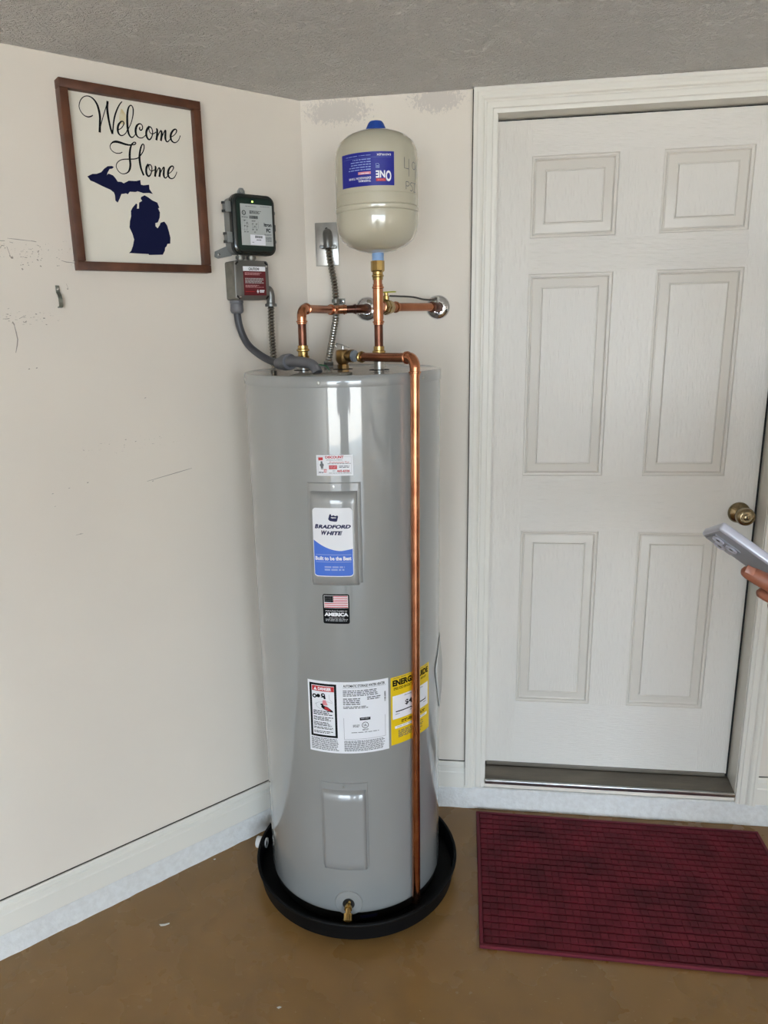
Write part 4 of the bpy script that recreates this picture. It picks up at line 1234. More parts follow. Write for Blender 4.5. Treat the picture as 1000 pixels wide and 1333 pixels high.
MARKS='1.0:-820.8,1831.1 -800.9,1829.7 -758.1,1826.5|2.0:-769.5,1827.8 -758.2,1826|2.0:-836.9,1825.2 -827.1,1825.2|2.0:-836.1,1814.7 -829.1,1814.3|1.5:-824.2,1813 -818.4,1789.5|1.5:-817.3,1823.4 -809.8,1821.5|2.5:-821.1,1793.9 -817.8,1788.4|4.0:-797.7,1766.1 -795.4,1762.7|3.5:-761.8,1787.2 -758.6,1784.5|3.5:-756.5,1773 -753.2,1771.2|2.0:-788.9,1790.5 -782.8,1790.2|1.9:-773.3,1780.8 -771.5,1780.7|1.4:-793.3,1791.2 -790.4,1791.8|2.0:-675.3,1785.4 -672.2,1785.5|2.1:-784.4,1778.6 -781.5,1778.7|1.5:-716.9,1792.7 -714.2,1792.6|2.3:-799.8,1773.4 -797.8,1773|1.7:-713.5,1774.6 -711.7,1774|1.3:-684.3,1776.3 -683,1777.3|1.8:-679.2,1786 -676.7,1786.5|2.4:-754.2,1785.5 -751.9,1785.3|2.0:-717.7,1774.4 -714.8,1773.3|1.9:-783.4,1774 -780.4,1773.1|1.4:-711.8,1789.8 -708.8,1789.7|2.2:-795.7,1773.8 -792.5,1774.8|2.3:-750.6,1789.8 -749,1789.2|1.5:-797.5,1778.7 -796.5,1778.2|1.2:-706.3,1786.2 -694.6,1783 -671.5,1781.3|0.8:-700.4,1732.8 -696.9,1720.8|3.0:-700.4,1721.9 -697.4,1720|1.4:-817.6,1653.1 -801.8,1660|2.0:-809.5,1644.7 -802.6,1643.9|3.0:-780.4,1663.3 -777,1662.6|2.0:-759.7,1639.1 -756.3,1637.8|3.5:-833.3,1646.3 -829.8,1638|1.6:-830.6,1640.4 -828.3,1622.6 -827,1605.9 -829.9,1591.7 -835,1575.2|2.8:-811.7,1535.9 -808.1,1536.9|3.0:-794.2,1537.3 -790.6,1538.3|2.1:-532.1,1445.5 -527.8,1446.5|3.0:-705.5,1242.7 -701.5,1243.5|1.8:-738.2,1112.3 -734.2,1112.9|1.3:-840.1,1675.3 -836.6,1676.4|2.3:-804.8,1646.2 -801.3,1647.3|1.3:-791.8,1194.4 -788.1,1195.1|1.6:-752.8,1235.4 -749,1236.1|1.9:-794.1,1227.5 -790.3,1228.2|2.3:-532.3,1221 -527.9,1221.8|1.2:-546.5,1223.1 -457.5,1235 -413.6,1241.1|1.2:-747.9,1111.5 -729.8,1112'

# ------------------------------------------------------------------ electrical: everything on the angled wall is laid out in wall space (x along the wall, y into it) and turned by 45 degrees
def wl(s, off, z):
    return Vector((-s, -off, z))
def wl_world(s, off, z):
    return place((-s, -off, z), R45)
# scuffs in the paint of the angled wall
w = MB()
for q in MARKS.split('|'):
    wd, pts = q.split(':')
    wd = float(wd) * 0.0008
    P_ = [Vector((float(a) / 1000, -0.0004, float(b_) / 1000)) for a, b_ in (k.split(',') for k in pts.split())]
    vs = []
    for i, p in enumerate(P_):
        t = (P_[min(i + 1, len(P_) - 1)] - P_[max(i - 1, 0)]).normalized()
        nn = Vector((-t.z, 0, t.x)) * wd * (1.0 if 0 < i < len(P_) - 1 else 0.45)
        vs += [p + nn, p - nn]
    w.add(vs, [(2 * i, 2 * i + 1, 2 * i + 3, 2 * i + 2) for i in range(len(P_) - 1)])
mat('scuff', rgb(160, 150, 140), 0.7)
wl_obj = bpy.data.objects['wall_left']
o = finish('scuff_marks', w, 'scuff', smooth=0, recalc=False)
o.parent = wl_obj
o['kind'] = 'stuff'

# load control unit with a dark clear lid
lc = thing('control_box', (-0.202, 0, 1.81), 'grey control box with dark clear lid above the junction box', 'control box', rotz=R45)
x0, x1, z0, z1 = -0.267, -0.137, 1.812, 1.965
def rrect(x0, x1, z0, z1, r, y, n=6):
    pts = []
    for cx_, cz_, a0 in ((x1 - r, z0 + r, -90), (x1 - r, z1 - r, 0), (x0 + r, z1 - r, 90), (x0 + r, z0 + r, 180)):
        for k in range(n + 1):
            a = math.radians(a0 + 90 * k / n)
            pts.append(Vector((cx_ + r * math.cos(a), y, cz_ + r * math.sin(a))))
    return pts
def loft(rings, cap0=True, cap1=True):
    mb = MB()
    n = len(rings[0])
    vs = [p for r_ in rings for p in r_]
    fs = []
    for i in range(len(rings) - 1):
        for k in range(n):
            fs.append((i * n + k, i * n + (k + 1) % n, (i + 1) * n + (k + 1) % n, (i + 1) * n + k))
    if cap0:
        fs.append(tuple(range(n)))
    if cap1:
        fs.append(tuple((len(rings) - 1) * n + k for k in range(n)))
    mb.add(vs, fs)
    return mb
part('case', loft([rrect(x0 + 0.004, x1 - 0.004, z0 + 0.003, z1 - 0.004, 0.018, -0.0005), rrect(x0 + 0.002, x1 - 0.002, z0 + 0.001, z1 - 0.002, 0.020, -0.042)]), 'box_grey', lc)
part('gasket_rim', loft([rrect(x0 - 0.001, x1 + 0.001, z0 - 0.001, z1 + 0.001, 0.022, -0.040), rrect(x0 - 0.001, x1 + 0.001, z0 - 0.001, z1 + 0.001, 0.022, -0.052)]), 'lid_rim', lc)
ld = part('lid', loft([rrect(x0, x1, z0, z1, 0.021, -0.050), rrect(x0 + 0.001, x1 - 0.001, z0 + 0.001, z1 - 0.001, 0.020, -0.0565), rrect(x0 + 0.006, x1 - 0.006, z0 + 0.006, z1 - 0.006, 0.016, -0.060)]), 'clear_lid', lc, smooth=40, label='dark translucent lid')
part('inner_board', loft([rrect(x0 + 0.009, x1 - 0.009, z0 + 0.009, z1 - 0.009, 0.013, -0.0595), rrect(x0 + 0.009, x1 - 0.009, z0 + 0.009, z1 - 0.009, 0.013, -0.0603)]), 'pcb_green', ld)
part('rim_line', loft([rrect(x0 + 0.0065, x1 - 0.0065, z0 + 0.0065, z1 - 0.0065, 0.015, -0.0590), rrect(x0 + 0.0075, x1 - 0.0075, z0 + 0.0075, z1 - 0.0075, 0.014, -0.0608), rrect(x0 + 0.010, x1 - 0.010, z0 + 0.010, z1 - 0.010, 0.012, -0.0608), rrect(x0 + 0.011, x1 - 0.011, z0 + 0.011, z1 - 0.011, 0.011, -0.0590)], False, False), 'lid_rim', ld)
part('light', MB().rod((-0.208, -0.0600, 1.9465), (0, -1, 0), [(0, 0.0022), (0.0008, 0.0022), (0.0012, 0)], 12), 'led', ld, label='small green status light')
lx0, lx1, lz0, lz1 = -0.246, -0.148, 1.8355, 1.9400
mp = plane_map((lx0, -0.0604, lz1), (lx1 - lx0, 0, 0), (0, 0, lz0 - lz1), (0, -1, 0))
lb, P = label(lc, 'rating_sticker', mp, lx1 - lx0, lz1 - lz0, 'label_grey', 2, 'pale grey rating sticker behind the lid')
P.text('ink_black', 'Itron', 0.72, 0.43, 0.965, 0.52, 2, bold=0.04)
P.text('ink_black', 'FC', 0.79, 0.565, 0.925, 0.66, 2, bold=0.05)
P.lines('ink_grey', 0.16, 0.05, 0.50, 0.07, 1, 2, ragged=0)
P.lines('ink_grey', 0.62, 0.035, 0.92, 0.055, 1, 2, ragged=0)
P.lines('ink_black', 0.28, 0.155, 0.66, 0.235, 4, 2, ragged=0.3)
P.disc('ink_black', 0.105, 0.215, 0.062, 2, inner=0.7)
P.text('ink_black', 'UL', 0.075, 0.19, 0.135, 0.24, 2)
P.lines('ink_grey', 0.03, 0.305, 0.22, 0.345, 2, 2, ragged=0)
rd = random.Random(11)
for (ua, ub, va, vb_) in ((0.27, 0.535, 0.275, 0.35), (0.42, 0.66, 0.755, 0.815)):
    u = ua
    while u < ub:
        t = rd.choice((0.006, 0.010, 0.014))
        P.rect('ink_black', u, va, u + t, vb_, 3, n=1)
        u += t + rd.choice((0.006, 0.009))
P.frame('ink_grey', 0.04, 0.385, 0.20, 0.62, 0.004)
for (u, v_) in ((0.09, 0.39), (0.16, 0.45), (0.09, 0.52), (0.17, 0.53), (0.09, 0.66), (0.17, 0.66), (0.34, 0.39), (0.40, 0.39), (0.34, 0.46), (0.46, 0.46), (0.40, 0.52), (0.34, 0.60), (0.46, 0.60), (0.40, 0.66)):
    P.lines('ink_black', u, v_, u + 0.06, v_ + 0.035, 2, 2, ragged=0.3, word=0.04)
for (a, b_) in (((0.10, 0.43), (0.10, 0.65)), ((0.17, 0.48), (0.17, 0.65)), ((0.18, 0.44), (0.24, 0.50)), ((0.36, 0.49), (0.36, 0.60)), ((0.48, 0.49), (0.48, 0.60)), ((0.36, 0.56), (0.48, 0.56)), ((0.54, 0.40), (0.54, 0.58))):
    P.stroke('ink_grey', [a, b_], 0.0006)
P.rect('paper_white', 0.27, 0.735, 0.745, 0.985, 2)
P.lines('ink_black', 0.46, 0.85, 0.62, 0.88, 1, 3, ragged=0)
P.lines('ink_grey', 0.32, 0.915, 0.38, 0.935, 1, 3, ragged=0)
P.lines('ink_grey', 0.72, 0.705, 0.95, 0.745, 2, 2, ragged=0.05)
P.lines('ink_grey', 0.76, 0.78, 0.95, 0.90, 5, 2, ragged=0.05)
ink(P, lb)
for zc in (1.932, 1.855):
    w = MB()
    w.box(x0 - 0.016, x0 + 0.001, -0.050, -0.030, zc - 0.0135, zc + 0.0135, 0.002)
    hg = part('hinge', w, 'box_grey', lc, label='grey hinge on the left side')
    w = MB()
    for dzz in (-0.010, 0.0105):
        w.rod((x0 - 0.0165, -0.040, zc + dzz - 0.004), (0, 0, 1), [(0, 0.006), (0.006, 0.006)], 12)
    part('hinge_barrel', w, 'lid_rim', hg)
for zc in (1.925, 1.850):
    w = MB()
    w.rod((x1 + 0.006, -0.030, zc), (0, -1, 0), [(0, 0.006), (0.010, 0.006), (0.010, 0.0035), (0.002, 0.0034)], 16)
    w.box(x1 - 0.002, x1 + 0.004, -0.038, -0.024, zc - 0.006, zc + 0.012, 0.001)
    part('latch_ring', w, 'box_grey', lc)
part('latch', MB().box(x1 - 0.001, x1 + 0.006, -0.050, -0.036, 1.876, 1.894, 0.002), 'lid_rim', lc)
w = MB()
w.prism([(-0.222, -0.0005, 1.958), (-0.196, -0.0005, 1.958), (-0.199, -0.0005, 1.982), (-0.204, -0.0005, 1.989), (-0.213, -0.0005, 1.989), (-0.218, -0.0005, 1.982)], (0, -0.007, 0))
mt = part('mounting_tab', w, 'box_grey', lc)
part('screw', MB().rod((-0.2085, -0.007, 1.981), (0, -1, 0), [(0, 0.0045), (0.002, 0.004), (0.003, 0)], 12), 'steel', mt)
w = MB()
w.prism([(-0.255, -0.0005, 1.840), (-0.298, -0.0005, 1.822), (-0.300, -0.0005, 1.808), (-0.290, -0.0005, 1.804), (-0.25, -0.0005, 1.812)], (0, -0.008, 0))
mt = part('mounting_tab', w, 'box_grey', lc)
part('screw', MB().rod((-0.2905, -0.008, 1.813), (0, -1, 0), [(0, 0.0045), (0.002, 0.004), (0.003, 0)], 12), 'chrome', mt)

w = MB()
for xx in (-0.235, -0.20):
    w.rod((xx, -0.026, 1.790), (0, 0, 1), [(0, 0.010), (0.012, 0.010), (0.0125, 0.013), (0.020, 0.013), (0.0205, 0.009), (0.026, 0.009)], 16)
part('conduit_nipple', w, 'galvanized', lc)
# junction box with the caution sticker
jb = thing('junction_box', (-0.218, 0, 1.693), 'square steel junction box with a dark red caution sticker', 'junction box', rotz=R45)
jx0, jx1, jz0, jz1 = -0.271, -0.165, 1.693, 1.797
part('box', loft([rrect(jx0 + 0.001, jx1 - 0.001, jz0 + 0.001, jz1 - 0.001, 0.006, -0.0005), rrect(jx0 + 0.001, jx1 - 0.001, jz0 + 0.001, jz1 - 0.001, 0.006, -0.052)]), 'galvanized', jb)
def cover_outline(y):
    pts = []
    base = rrect(jx0, jx1, jz0, jz1, 0.010, y)
    return base
cv = part('cover', loft([cover_outline(-0.052), cover_outline(-0.0545), rrect(jx0 + 0.002, jx1 - 0.002, jz0 + 0.002, jz1 - 0.002, 0.009, -0.0555)]), 'zinc', jb, smooth=40, label='flat grey steel cover')
for sx, sz in ((-1, -1), (1, -1), (-1, 1), (1, 1)):
    cx_, cz_ = (jx0 + jx1) / 2 + sx * 0.0455, (jz0 + jz1) / 2 + sz * 0.0445
    xf = Matrix.Translation((cx_, -0.0557, cz_)) @ Matrix.Rotation(sx * sz * PI / 4, 4, 'Y')
    part('slot', MB().box(-0.0058, 0.0058, -0.0003, 0.0003, -0.0024, 0.0024, xf=xf), 'rubber', cv)
for cx_, cz_ in ((jx0 + 0.013, jz0 + 0.008), (jx1 - 0.007, jz1 - 0.014)):
    part('screw', MB().rod((cx_, -0.0553, cz_), (0, -1, 0), [(0, 0.0035), (0.0015, 0.003), (0.002, 0)], 12), 'chrome', cv)
w = MB()
w.rod((-0.215, -0.0545, jz0 - 0.0005), (0, -1, 0), [(0, 0.003), (0.001, 0.003)], 10)
sx0, sx1, sz0, sz1 = -0.2455, -0.1755, 1.7055, 1.7815
mp = plane_map((sx0, -0.0556, sz1), (sx1 - sx0, 0, 0), (0, 0, sz0 - sz1), (0, -1, 0))
lb, P = label(jb, 'caution_sticker', mp, sx1 - sx0, sz1 - sz0, 'caution_red', 2, 'dark red caution sticker with a white heading')
P.rect('ink_white', 0, 0, 1, 0.16, 1)
P.text('ink_black', 'CAUTION!', 0.25, 0.035, 0.72, 0.13, 2, bold=0.03)
P.lines('caution_text', 0.07, 0.21, 0.86, 0.31, 3, 2, ragged=0.3, word=0.07)
P.lines('label_grey', 0.07, 0.40, 0.94, 0.60, 4, 2, ragged=0.2, word=0.08, seed=4)
P.lines('caution_text', 0.07, 0.64, 0.90, 0.74, 3, 2, ragged=0.4, word=0.07, seed=5)
P.lines('ink_red', 0.07, 0.86, 0.48, 0.885, 1, 2, ragged=0)
P.poly('ink_white', [(0.565, 0.86), (0.615, 0.79), (0.665, 0.86), (0.615, 0.93)], 2)
P.lines('ink_white', 0.70, 0.81, 0.92, 0.91, 2, 2, ragged=0.15, word=0.3, fill=0.75)
ink(P, lb)

# grey liquid-tight conduit from the junction box to the heater
gc = thing('grey_conduit', (-0.045, -0.30, 1.507), 'grey plastic conduit curving from the junction box to the heater lid', 'conduit')
h0 = wl_world(0.2555, 0.028, 1.694)
w = MB()
w.rod(h0, (0, 0, -1), [(0, 0.012), (0.001, 0.0185), (0.008, 0.0185), (0.009, 0.0165), (0.010, 0.0175), (0.028, 0.0185), (0.033, 0.0165), (0.036, 0.012)], 20)
part('connector', w, 'grey_pvc', gc, label='grey plastic connector nut')
pth = [tuple(h0 + Vector((0, 0, -0.02))), tuple(wl_world(0.256, 0.029, 1.655)), tuple(wl_world(0.252, 0.033, 1.618)), tuple(wl_world(0.241, 0.048, 1.577)), (-0.098, -0.235, 1.549), (-0.055, -0.275, 1.5315), (-0.022, -0.315, 1.527), (-0.012, -0.335, 1.5265)]
part('hose', MB().tube(spline(pth, 8), 0.0100, 16), 'dark_pvc', gc)
ea = Vector((-0.020, -0.325, 1.5265))
eb = Vector((0.040, -0.425, 1.5355))
ed = (eb - ea).normalized()
w = MB()
w.rod(ea, ed, [(-0.006, 0.010), (0, 0.0150), (0.010, 0.0158), (0.05, 0.0148), (0.052, 0.012)], 20)
part('sleeve', w, 'grey_pvc', gc)
w = MB()
w.rod(ea + ed * 0.046, ed, [(0, 0.0150), (0.004, 0.0205), (0.030, 0.0205), (0.034, 0.0185), (0.037, 0.0185), (0.040, 0.0205), (0.044, 0.0195), (0.045, 0.012)], 24)
part('compression_nut', w, 'grey_pvc', gc)
e1 = ea + ed * 0.088
part('elbow', MB().tube(spline([tuple(e1), tuple(e1 + ed * 0.012 + Vector((0.003, 0, 0.001))), (0.088, -0.466, 1.531), (0.104, -0.476, 1.520), (0.110, -0.481, 1.510)], 6), [0.0135] * 6 + [0.0130] * 6 + [0.0125] * 6 + [0.0125] * 7, 18), 'grey_pvc', gc)

# flexible steel conduit behind it, from the junction box down the corner
fc = thing('steel_conduit', tuple(wl_world(0.149, 0.03, 1.45)), 'flexible steel conduit dropping from the right side of the junction box', 'conduit')
c0 = wl_world(0.165, 0.034, 1.722)
cx1 = wl_world(0.150, 0.034, 1.700)
w = MB()
path = spline([tuple(c0), tuple(wl_world(0.154, 0.034, 1.720)), tuple(wl_world(0.1495, 0.034, 1.706)), tuple(wl_world(0.1495, 0.034, 1.680))], 6)
w.tube(path, 0.0120, 16)
q = wl_world(0.1495, 0.034, 1.686)
w.rod(q, (0, 0, -1), [(0, 0.0125), (0.002, 0.0140), (0.009, 0.0140), (0.010, 0.012)], 16)
w.box(-0.017, 0.017, -0.004, 0.004, -0.004, 0.004, 0.001, xf=Matrix.Translation(q + Vector((0, 0, -0.006))) @ Matrix.Rotation(R45, 4, 'Z'))
part('elbow_connector', w, 'zinc', fc)
part('hose', corrugated(MB(), [wl_world(0.1495, 0.034, 1.68), wl_world(0.1505, 0.032, 1.62), wl_world(0.148, 0.031, 1.55), wl_world(0.143, 0.031, 1.44)], 0.0098), 'flex_steel', fc)

# steel plate on the back wall with a flexible conduit to the heater
cp = thing('wall_plate', (0.064, 0, 1.79), 'bright steel blank wall plate behind the expansion tank', 'wall plate')
w = MB()
w.box(0.030, 0.0985, -0.004, -0.0002, 1.7905, 1.9110, 0.0018)
part('plate', w, 'aluminium', cp)
part('hole', MB().rod((0.064, -0.0041, 1.893), (0, -1, 0), [(0, 0.004), (0.0005, 0.004)], 14), 'rubber', cp)
fb = thing('steel_conduit', (0.079, -0.11, 1.508), 'flexible steel conduit hanging from the bright wall plate', 'conduit')
w = MB()
w.tube(spline([(0.068, -0.003, 1.866), (0.069, -0.016, 1.878), (0.070, -0.030, 1.876), (0.072, -0.035, 1.858), (0.073, -0.035, 1.838)], 6), 0.0130, 16)
w.box(0.0515, 0.0945, -0.040, -0.030, 1.835, 1.846, 0.003)
part('connector', w, 'zinc', fb)
for xx in (0.0535, 0.0925):
    part('clamp_screw', MB().rod((xx, -0.032, 1.8405), (0, -1, 0), [(0, 0.0052), (0.011, 0.0052), (0.0112, 0.003)], 12), 'zinc', fb)
part('hose', corrugated(MB(), [(0.073, -0.035, 1.842), (0.077, -0.032, 1.80), (0.086, -0.025, 1.74), (0.089, -0.024, 1.69), (0.088, -0.027, 1.645), (0.081, -0.060, 1.585), (0.076, -0.100, 1.53), (0.0755, -0.110, 1.506)], 0.0100), 'flex_steel', fb)
w = MB()
w.tube([(0.0745, -0.106, 1.506), (0.0755, -0.108, 1.518)], 0.0135, 16)
part('lid_connector', w, 'zinc', fb)
w = MB()
w.tube([(0.088, -0.0245, 1.684), (0.0885, -0.0245, 1.694)], 0.0118, 16)
w.box(0.094, 0.114, -0.0035, -0.0002, 1.681, 1.697, 0.001)
st = part('strap', w, 'galvanized', fb, label='one hole steel strap fixed to the wall')
part('screw', MB().rod((0.106, -0.0035, 1.689), (0, -1, 0), [(0, 0.0045), (0.002, 0.004), (0.003, 0)], 12), 'chrome', st)

# ------------------------------------------------------------------ wooden sign
sg = thing('wall_sign', (-0.499, 0, 1.764), 'white wooden welcome sign with navy state outline in a brown frame', 'sign', rotz=R45)
FX0, FX1, FZ0, FZ1 = -0.6765, -0.3265, 1.764, 2.1795
FT = 0.0195
def rail(x0, x1, z0, z1):
    return MB().box(x0, x1, -0.031, -0.0004, z0, z1, 0.0012)
for nm, a in (('frame_rail', (FX0, FX1, FZ1 - FT, FZ1)), ('frame_rail', (FX0, FX1, FZ0, FZ0 + FT)), ('frame_stile', (FX0, FX0 + FT, FZ0 + FT + 0.0006, FZ1 - FT - 0.0006)), ('frame_stile', (FX1 - FT, FX1, FZ0 + FT + 0.0006, FZ1 - FT - 0.0006))):
    part(nm, rail(*a), 'walnut', sg, label='brown stained wooden frame piece')
bd = part('board', MB().box(FX0 + FT - 0.002, FX1 - FT + 0.002, -0.012, -0.003, FZ0 + FT - 0.002, FZ1 - FT + 0.002), 'sign_board', sg, smooth=0, label='white painted board')
w = MB()
YB = -0.0123
w.add([(-0.5265 + 0.0085 * math.cos(a) + 0.001 * math.sin(3 * a), YB, 2.1195 + 0.017 * math.sin(a) + 0.002 * math.cos(4 * a)) for a in [2 * PI * i / 20 for i in range(20)]], [tuple(range(20))])
part('knot', w, 'sign_knot', bd, smooth=0, recalc=False)
w = MB()
for st in STROKES.split('|'):
    P_ = spline([tuple(float(k) for k in q.split(',')) for q in st.split()], 6)
    vs = []
    for i, (s_, z_, wd) in enumerate(P_):
        a, b_ = P_[max(i - 1, 0)], P_[min(i + 1, len(P_) - 1)]
        t = Vector((-(b_[0] - a[0]), b_[1] - a[1])).normalized()
        h_ = wd * 0.00052 + 0.0003
        vs += [(-s_ / 1000 - t.y * h_, YB - 0.0002 - 1e-6 * i, z_ / 1000 + t.x * h_), (-s_ / 1000 + t.y * h_, YB - 0.0002 - 1e-6 * i, z_ / 1000 - t.x * h_)]
    w.add(vs, [(2 * i, 2 * i + 1, 2 * i + 3, 2 * i + 2) for i in range(len(P_) - 1)])
part('lettering', w, 'ink_black', bd, smooth=0, recalc=False, label='black script reading Welcome Home')
w = MB()
for poly in (UP, LO):
    pts = [tuple(float(k) for k in q.split(',')) for q in poly.split()]
    w.add([(-s_ / 1000, YB - 0.0002, z_ / 1000) for s_, z_ in pts], [tuple(range(len(pts)))])
part('state_outline', w, 'sign_navy', bd, smooth=0, recalc=False, label='navy silhouette of the state')

# strap hook on the angled wall
w = MB()
hx0, hx1 = -0.7275, -0.7185
vs = []
ppath = [(-0.0006, 1.7265), (-0.0015, 1.7265), (-0.0020, 1.7125), (-0.0120, 1.7050), (-0.0150, 1.698), (-0.0150, 1.684), (-0.0130, 1.6800), (-0.0010, 1.6790)]
mbh = MB()
n = len(ppath)
T = 0.0022
vs, fs = [], []
for i, (y_, z_) in enumerate(ppath):
    a, b_ = ppath[max(i - 1, 0)], ppath[min(i + 1, n - 1)]
    t = Vector((b_[0] - a[0], b_[1] - a[1])).normalized()
    nn = Vector((t.y, -t.x)) * T
    for xx in (hx0, hx1):
        vs.append((xx, y_, z_))
        vs.append((xx, min(y_ + nn.x, -0.0003), z_ + nn.y))
for i in range(n - 1):
    k = i * 4
    fs += [(k, k + 2, k + 6, k + 4), (k + 1, k + 5, k + 7, k + 3), (k, k + 4, k + 5, k + 1), (k + 2, k + 3, k + 7, k + 6)]
fs += [(0, 1, 3, 2), (n * 4 - 4, n * 4 - 2, n * 4 - 1, n * 4 - 3)]
mbh.add(vs, fs)
hk = thing('wall_hook', (-0.723, 0, 1.679), 'small bent metal strap hook on the wall below the sign', 'hook', rotz=R45)
part('strap', mbh, 'hook_metal', hk)
part('screw', MB().rod((-0.723, -0.0035, 1.7205), (0, -1, 0), [(0, 0.0032), (0.0015, 0.0028), (0.002, 0)], 12), 'chrome', hk)

# ------------------------------------------------------------------ plastic pouch behind the right side of the heater
def th_start(t):
    k = [(0, 84), (0.10, 80), (0.28, 72.5), (0.34, 73), (0.5, 76), (0.72, 80), (0.88, 84), (1, 92)]
    for (a, va), (b_, vb_) in zip(k, k[1:]):
        if a <= t <= b_:
            return va + (vb_ - va) * (t - a) / (b_ - a)
w = MB()
vs, fs = [], []
NV, NU = 24, 14
for j in range(NV + 1):
    t = j / NV
    z_ = 0.765 - 0.225 * t
    for i in range(NU + 1):
        u = i / NU
        th_ = th_start(t) + (128 - th_start(t)) * u
        r = TR + 0.0012 + 0.007 * math.sin(PI * min(1, u * 1.3)) * math.sin(PI * t) + 0.0012 * math.sin(9 * u + 7 * t) * u + 0.0010 * (1 - u) * math.exp(-((t - 0.3) / 0.12) ** 2)
        vs.append(cyl_pt(th_, z_, r))
for j in range(NV):
    for i in range(NU):
        k = j * (NU + 1) + i
        fs.append((k, k + 1, k + NU + 2, k + NU + 1))
w.add(vs, fs)
pc = part('document_pouch', w, 'pouch', wh, smooth=60, recalc=False, label='wrinkled clear plastic pouch on the right side')
sm = pc.modifiers.new('thickness', 'SOLIDIFY')
sm.thickness = 0.0008

# ------------------------------------------------------------------ door mat
RX0, RX1, RY0, RY1 = -0.4455, 0.4455, -0.278, 0.278
mc = Vector((0.9620, -0.3255, 0))
ra = math.radians(-0.9)
mat_t = thing('door_mat', (0, 0, 0), 'dark red ribbed carpet mat in front of the door', 'mat')
mat_t.location = mc
mat_t.rotation_euler = (0, 0, ra)
part('backing', MB().box(RX0, RX1, RY0, RY1, 0.0005, 0.005, 0.0015), 'rug_base', mat_t)
w = MB()
e_ = 0.010
for a in ((RX0, RX1, RY0, RY0 + e_), (RX0, RX1, RY1 - e_, RY1), (RX0, RX0 + e_, RY0 + e_, RY1 - e_), (RX1 - e_, RX1, RY0 + e_, RY1 - e_)):
    w.box(a[0], a[1], a[2], a[3], 0.004, 0.0105, 0.002)
part('border', w, 'rug_edge', mat_t, label='bound red edge')
rd = random.Random(21)
w = MB()
px_, py_ = 0.0205, 0.0240
nx_ = int((RX1 - RX0 - 2 * e_ - 0.004) / px_)
ny_ = int((RY1 - RY0 - 2 * e_ - 0.004) / py_)
gx, gy = (RX1 - RX0 - 2 * e_ - 0.004) / nx_, (RY1 - RY0 - 2 * e_ - 0.004) / ny_
vs, fs = [], []
for i in range(nx_):
    for j in range(ny_):
        a = RX0 + e_ + 0.002 + i * gx + 0.0001
        b_ = a + gx - 0.0002
        c_ = RY0 + e_ + 0.002 + j * gy + 0.0016
        d_ = c_ + gy - 0.0032
        h_ = 0.0098 + rd.uniform(-0.0007, 0.0007)
        lean = rd.uniform(-0.001, 0.001)
        o_ = len(vs)
        vs += [(a, c_, 0.004), (b_, c_, 0.004), (b_, d_, 0.004), (a, d_, 0.004)]
        vs += [(a + 0.0001, c_ + lean, h_ - 0.0015), (b_ - 0.0001, c_ + lean, h_ - 0.0015), (b_ - 0.0001, d_ + lean, h_ - 0.0015), (a + 0.0001, d_ + lean, h_ - 0.0015)]
        vs += [(a + 0.0008, c_ + 0.003, h_), (b_ - 0.0008, c_ + 0.003, h_), (b_ - 0.0008, d_ - 0.003, h_), (a + 0.0008, d_ - 0.003, h_)]
        for q in (0, 4):
            for k in range(4):
                fs.append((o_ + q + k, o_ + q + (k + 1) % 4, o_ + q + 4 + (k + 1) % 4, o_ + q + 4 + k))
        fs.append((o_ + 8, o_ + 9, o_ + 10, o_ + 11))
w.add(vs, fs)
part('pile', w, 'rug_pile', mat_t, smooth=0, kind='stuff', label='cut pile in small blocks', recalc=False)

# bits of debris on the floor
chip = MB()
chip.prism([(-0.014, 0.002, 0), (-0.008, -0.003, 0), (0.004, 0.000, 0), (0.014, 0.007, 0), (0.013, 0.010, 0), (0.002, 0.005, 0), (-0.007, 0.003, 0)], (0, 0, 0.0018))
single('paint_chip', chip, 'chip_white', (0, 0, 0), 'white paint chip on the bare floor left of the pan', 'paint chip', smooth=0).location = (-0.36, -0.612, 0.0002)
for x_, y_, s_, lab in ((0.019, -0.824, 0.5, 'small pale flake on the floor in front of the pan'), (-0.300, -0.345, 0.35, 'tiny pale flake on the floor beside the angled wall curb')):
    c_ = MB()
    c_.prism([(-0.010 * s_, 0, 0), (0, -0.006 * s_, 0), (0.013 * s_, 0.004 * s_, 0), (0.002 * s_, 0.007 * s_, 0)], (0, 0, 0.0012))
    single('paint_chip', c_, 'chip_white', (0, 0, 0), lab, 'paint chip', smooth=0).location = (x_, y_, 0.0002)

# ------------------------------------------------------------------ person at the right with a phone
def at(px, py, d):
    return CAM + (cf + cr * ((px - 458.3508) / 944.7079) - cu * ((py - 655.9164) / 944.7079)) * d
vf = (at(945, 700, 1.0) - CAM).normalized()          # line of sight to the phone
vr = (cr - vf * cr.dot(vf)).normalized()
vu = vr.cross(vf)
Lx = (vr * -0.77 + vu * 0.63 - vf * 0.20).normalized()
Wx = ((vr * 0.63 + vu * 0.77) * 0.27 - vf * 0.963)
Wx = (Wx - Lx * Wx.dot(Lx)).normalized()
Bx = Lx.cross(Wx).normalized()
if Bx.dot(vf) > 0:
    Bx = -Bx
P0 = at(939.5, 683.5, 0.95)
PM = Matrix(((Lx.x, Wx.x, Bx.x, P0.x), (Lx.y, Wx.y, Bx.y, P0.y), (Lx.z, Wx.z, Bx.z, P0.z), (0, 0, 0, 1)))
PL, PW, PT = 0.150, 0.072, 0.0125
phone = thing('phone', tuple(P0), 'silver grey phone held up in a hand near the door knob', 'phone')
part('frame', MB().box(-PL, 0, -PW, 0, -PT / 2, PT / 2, 0.0035, 4, xf=PM), 'phone_side', phone, smooth=45)
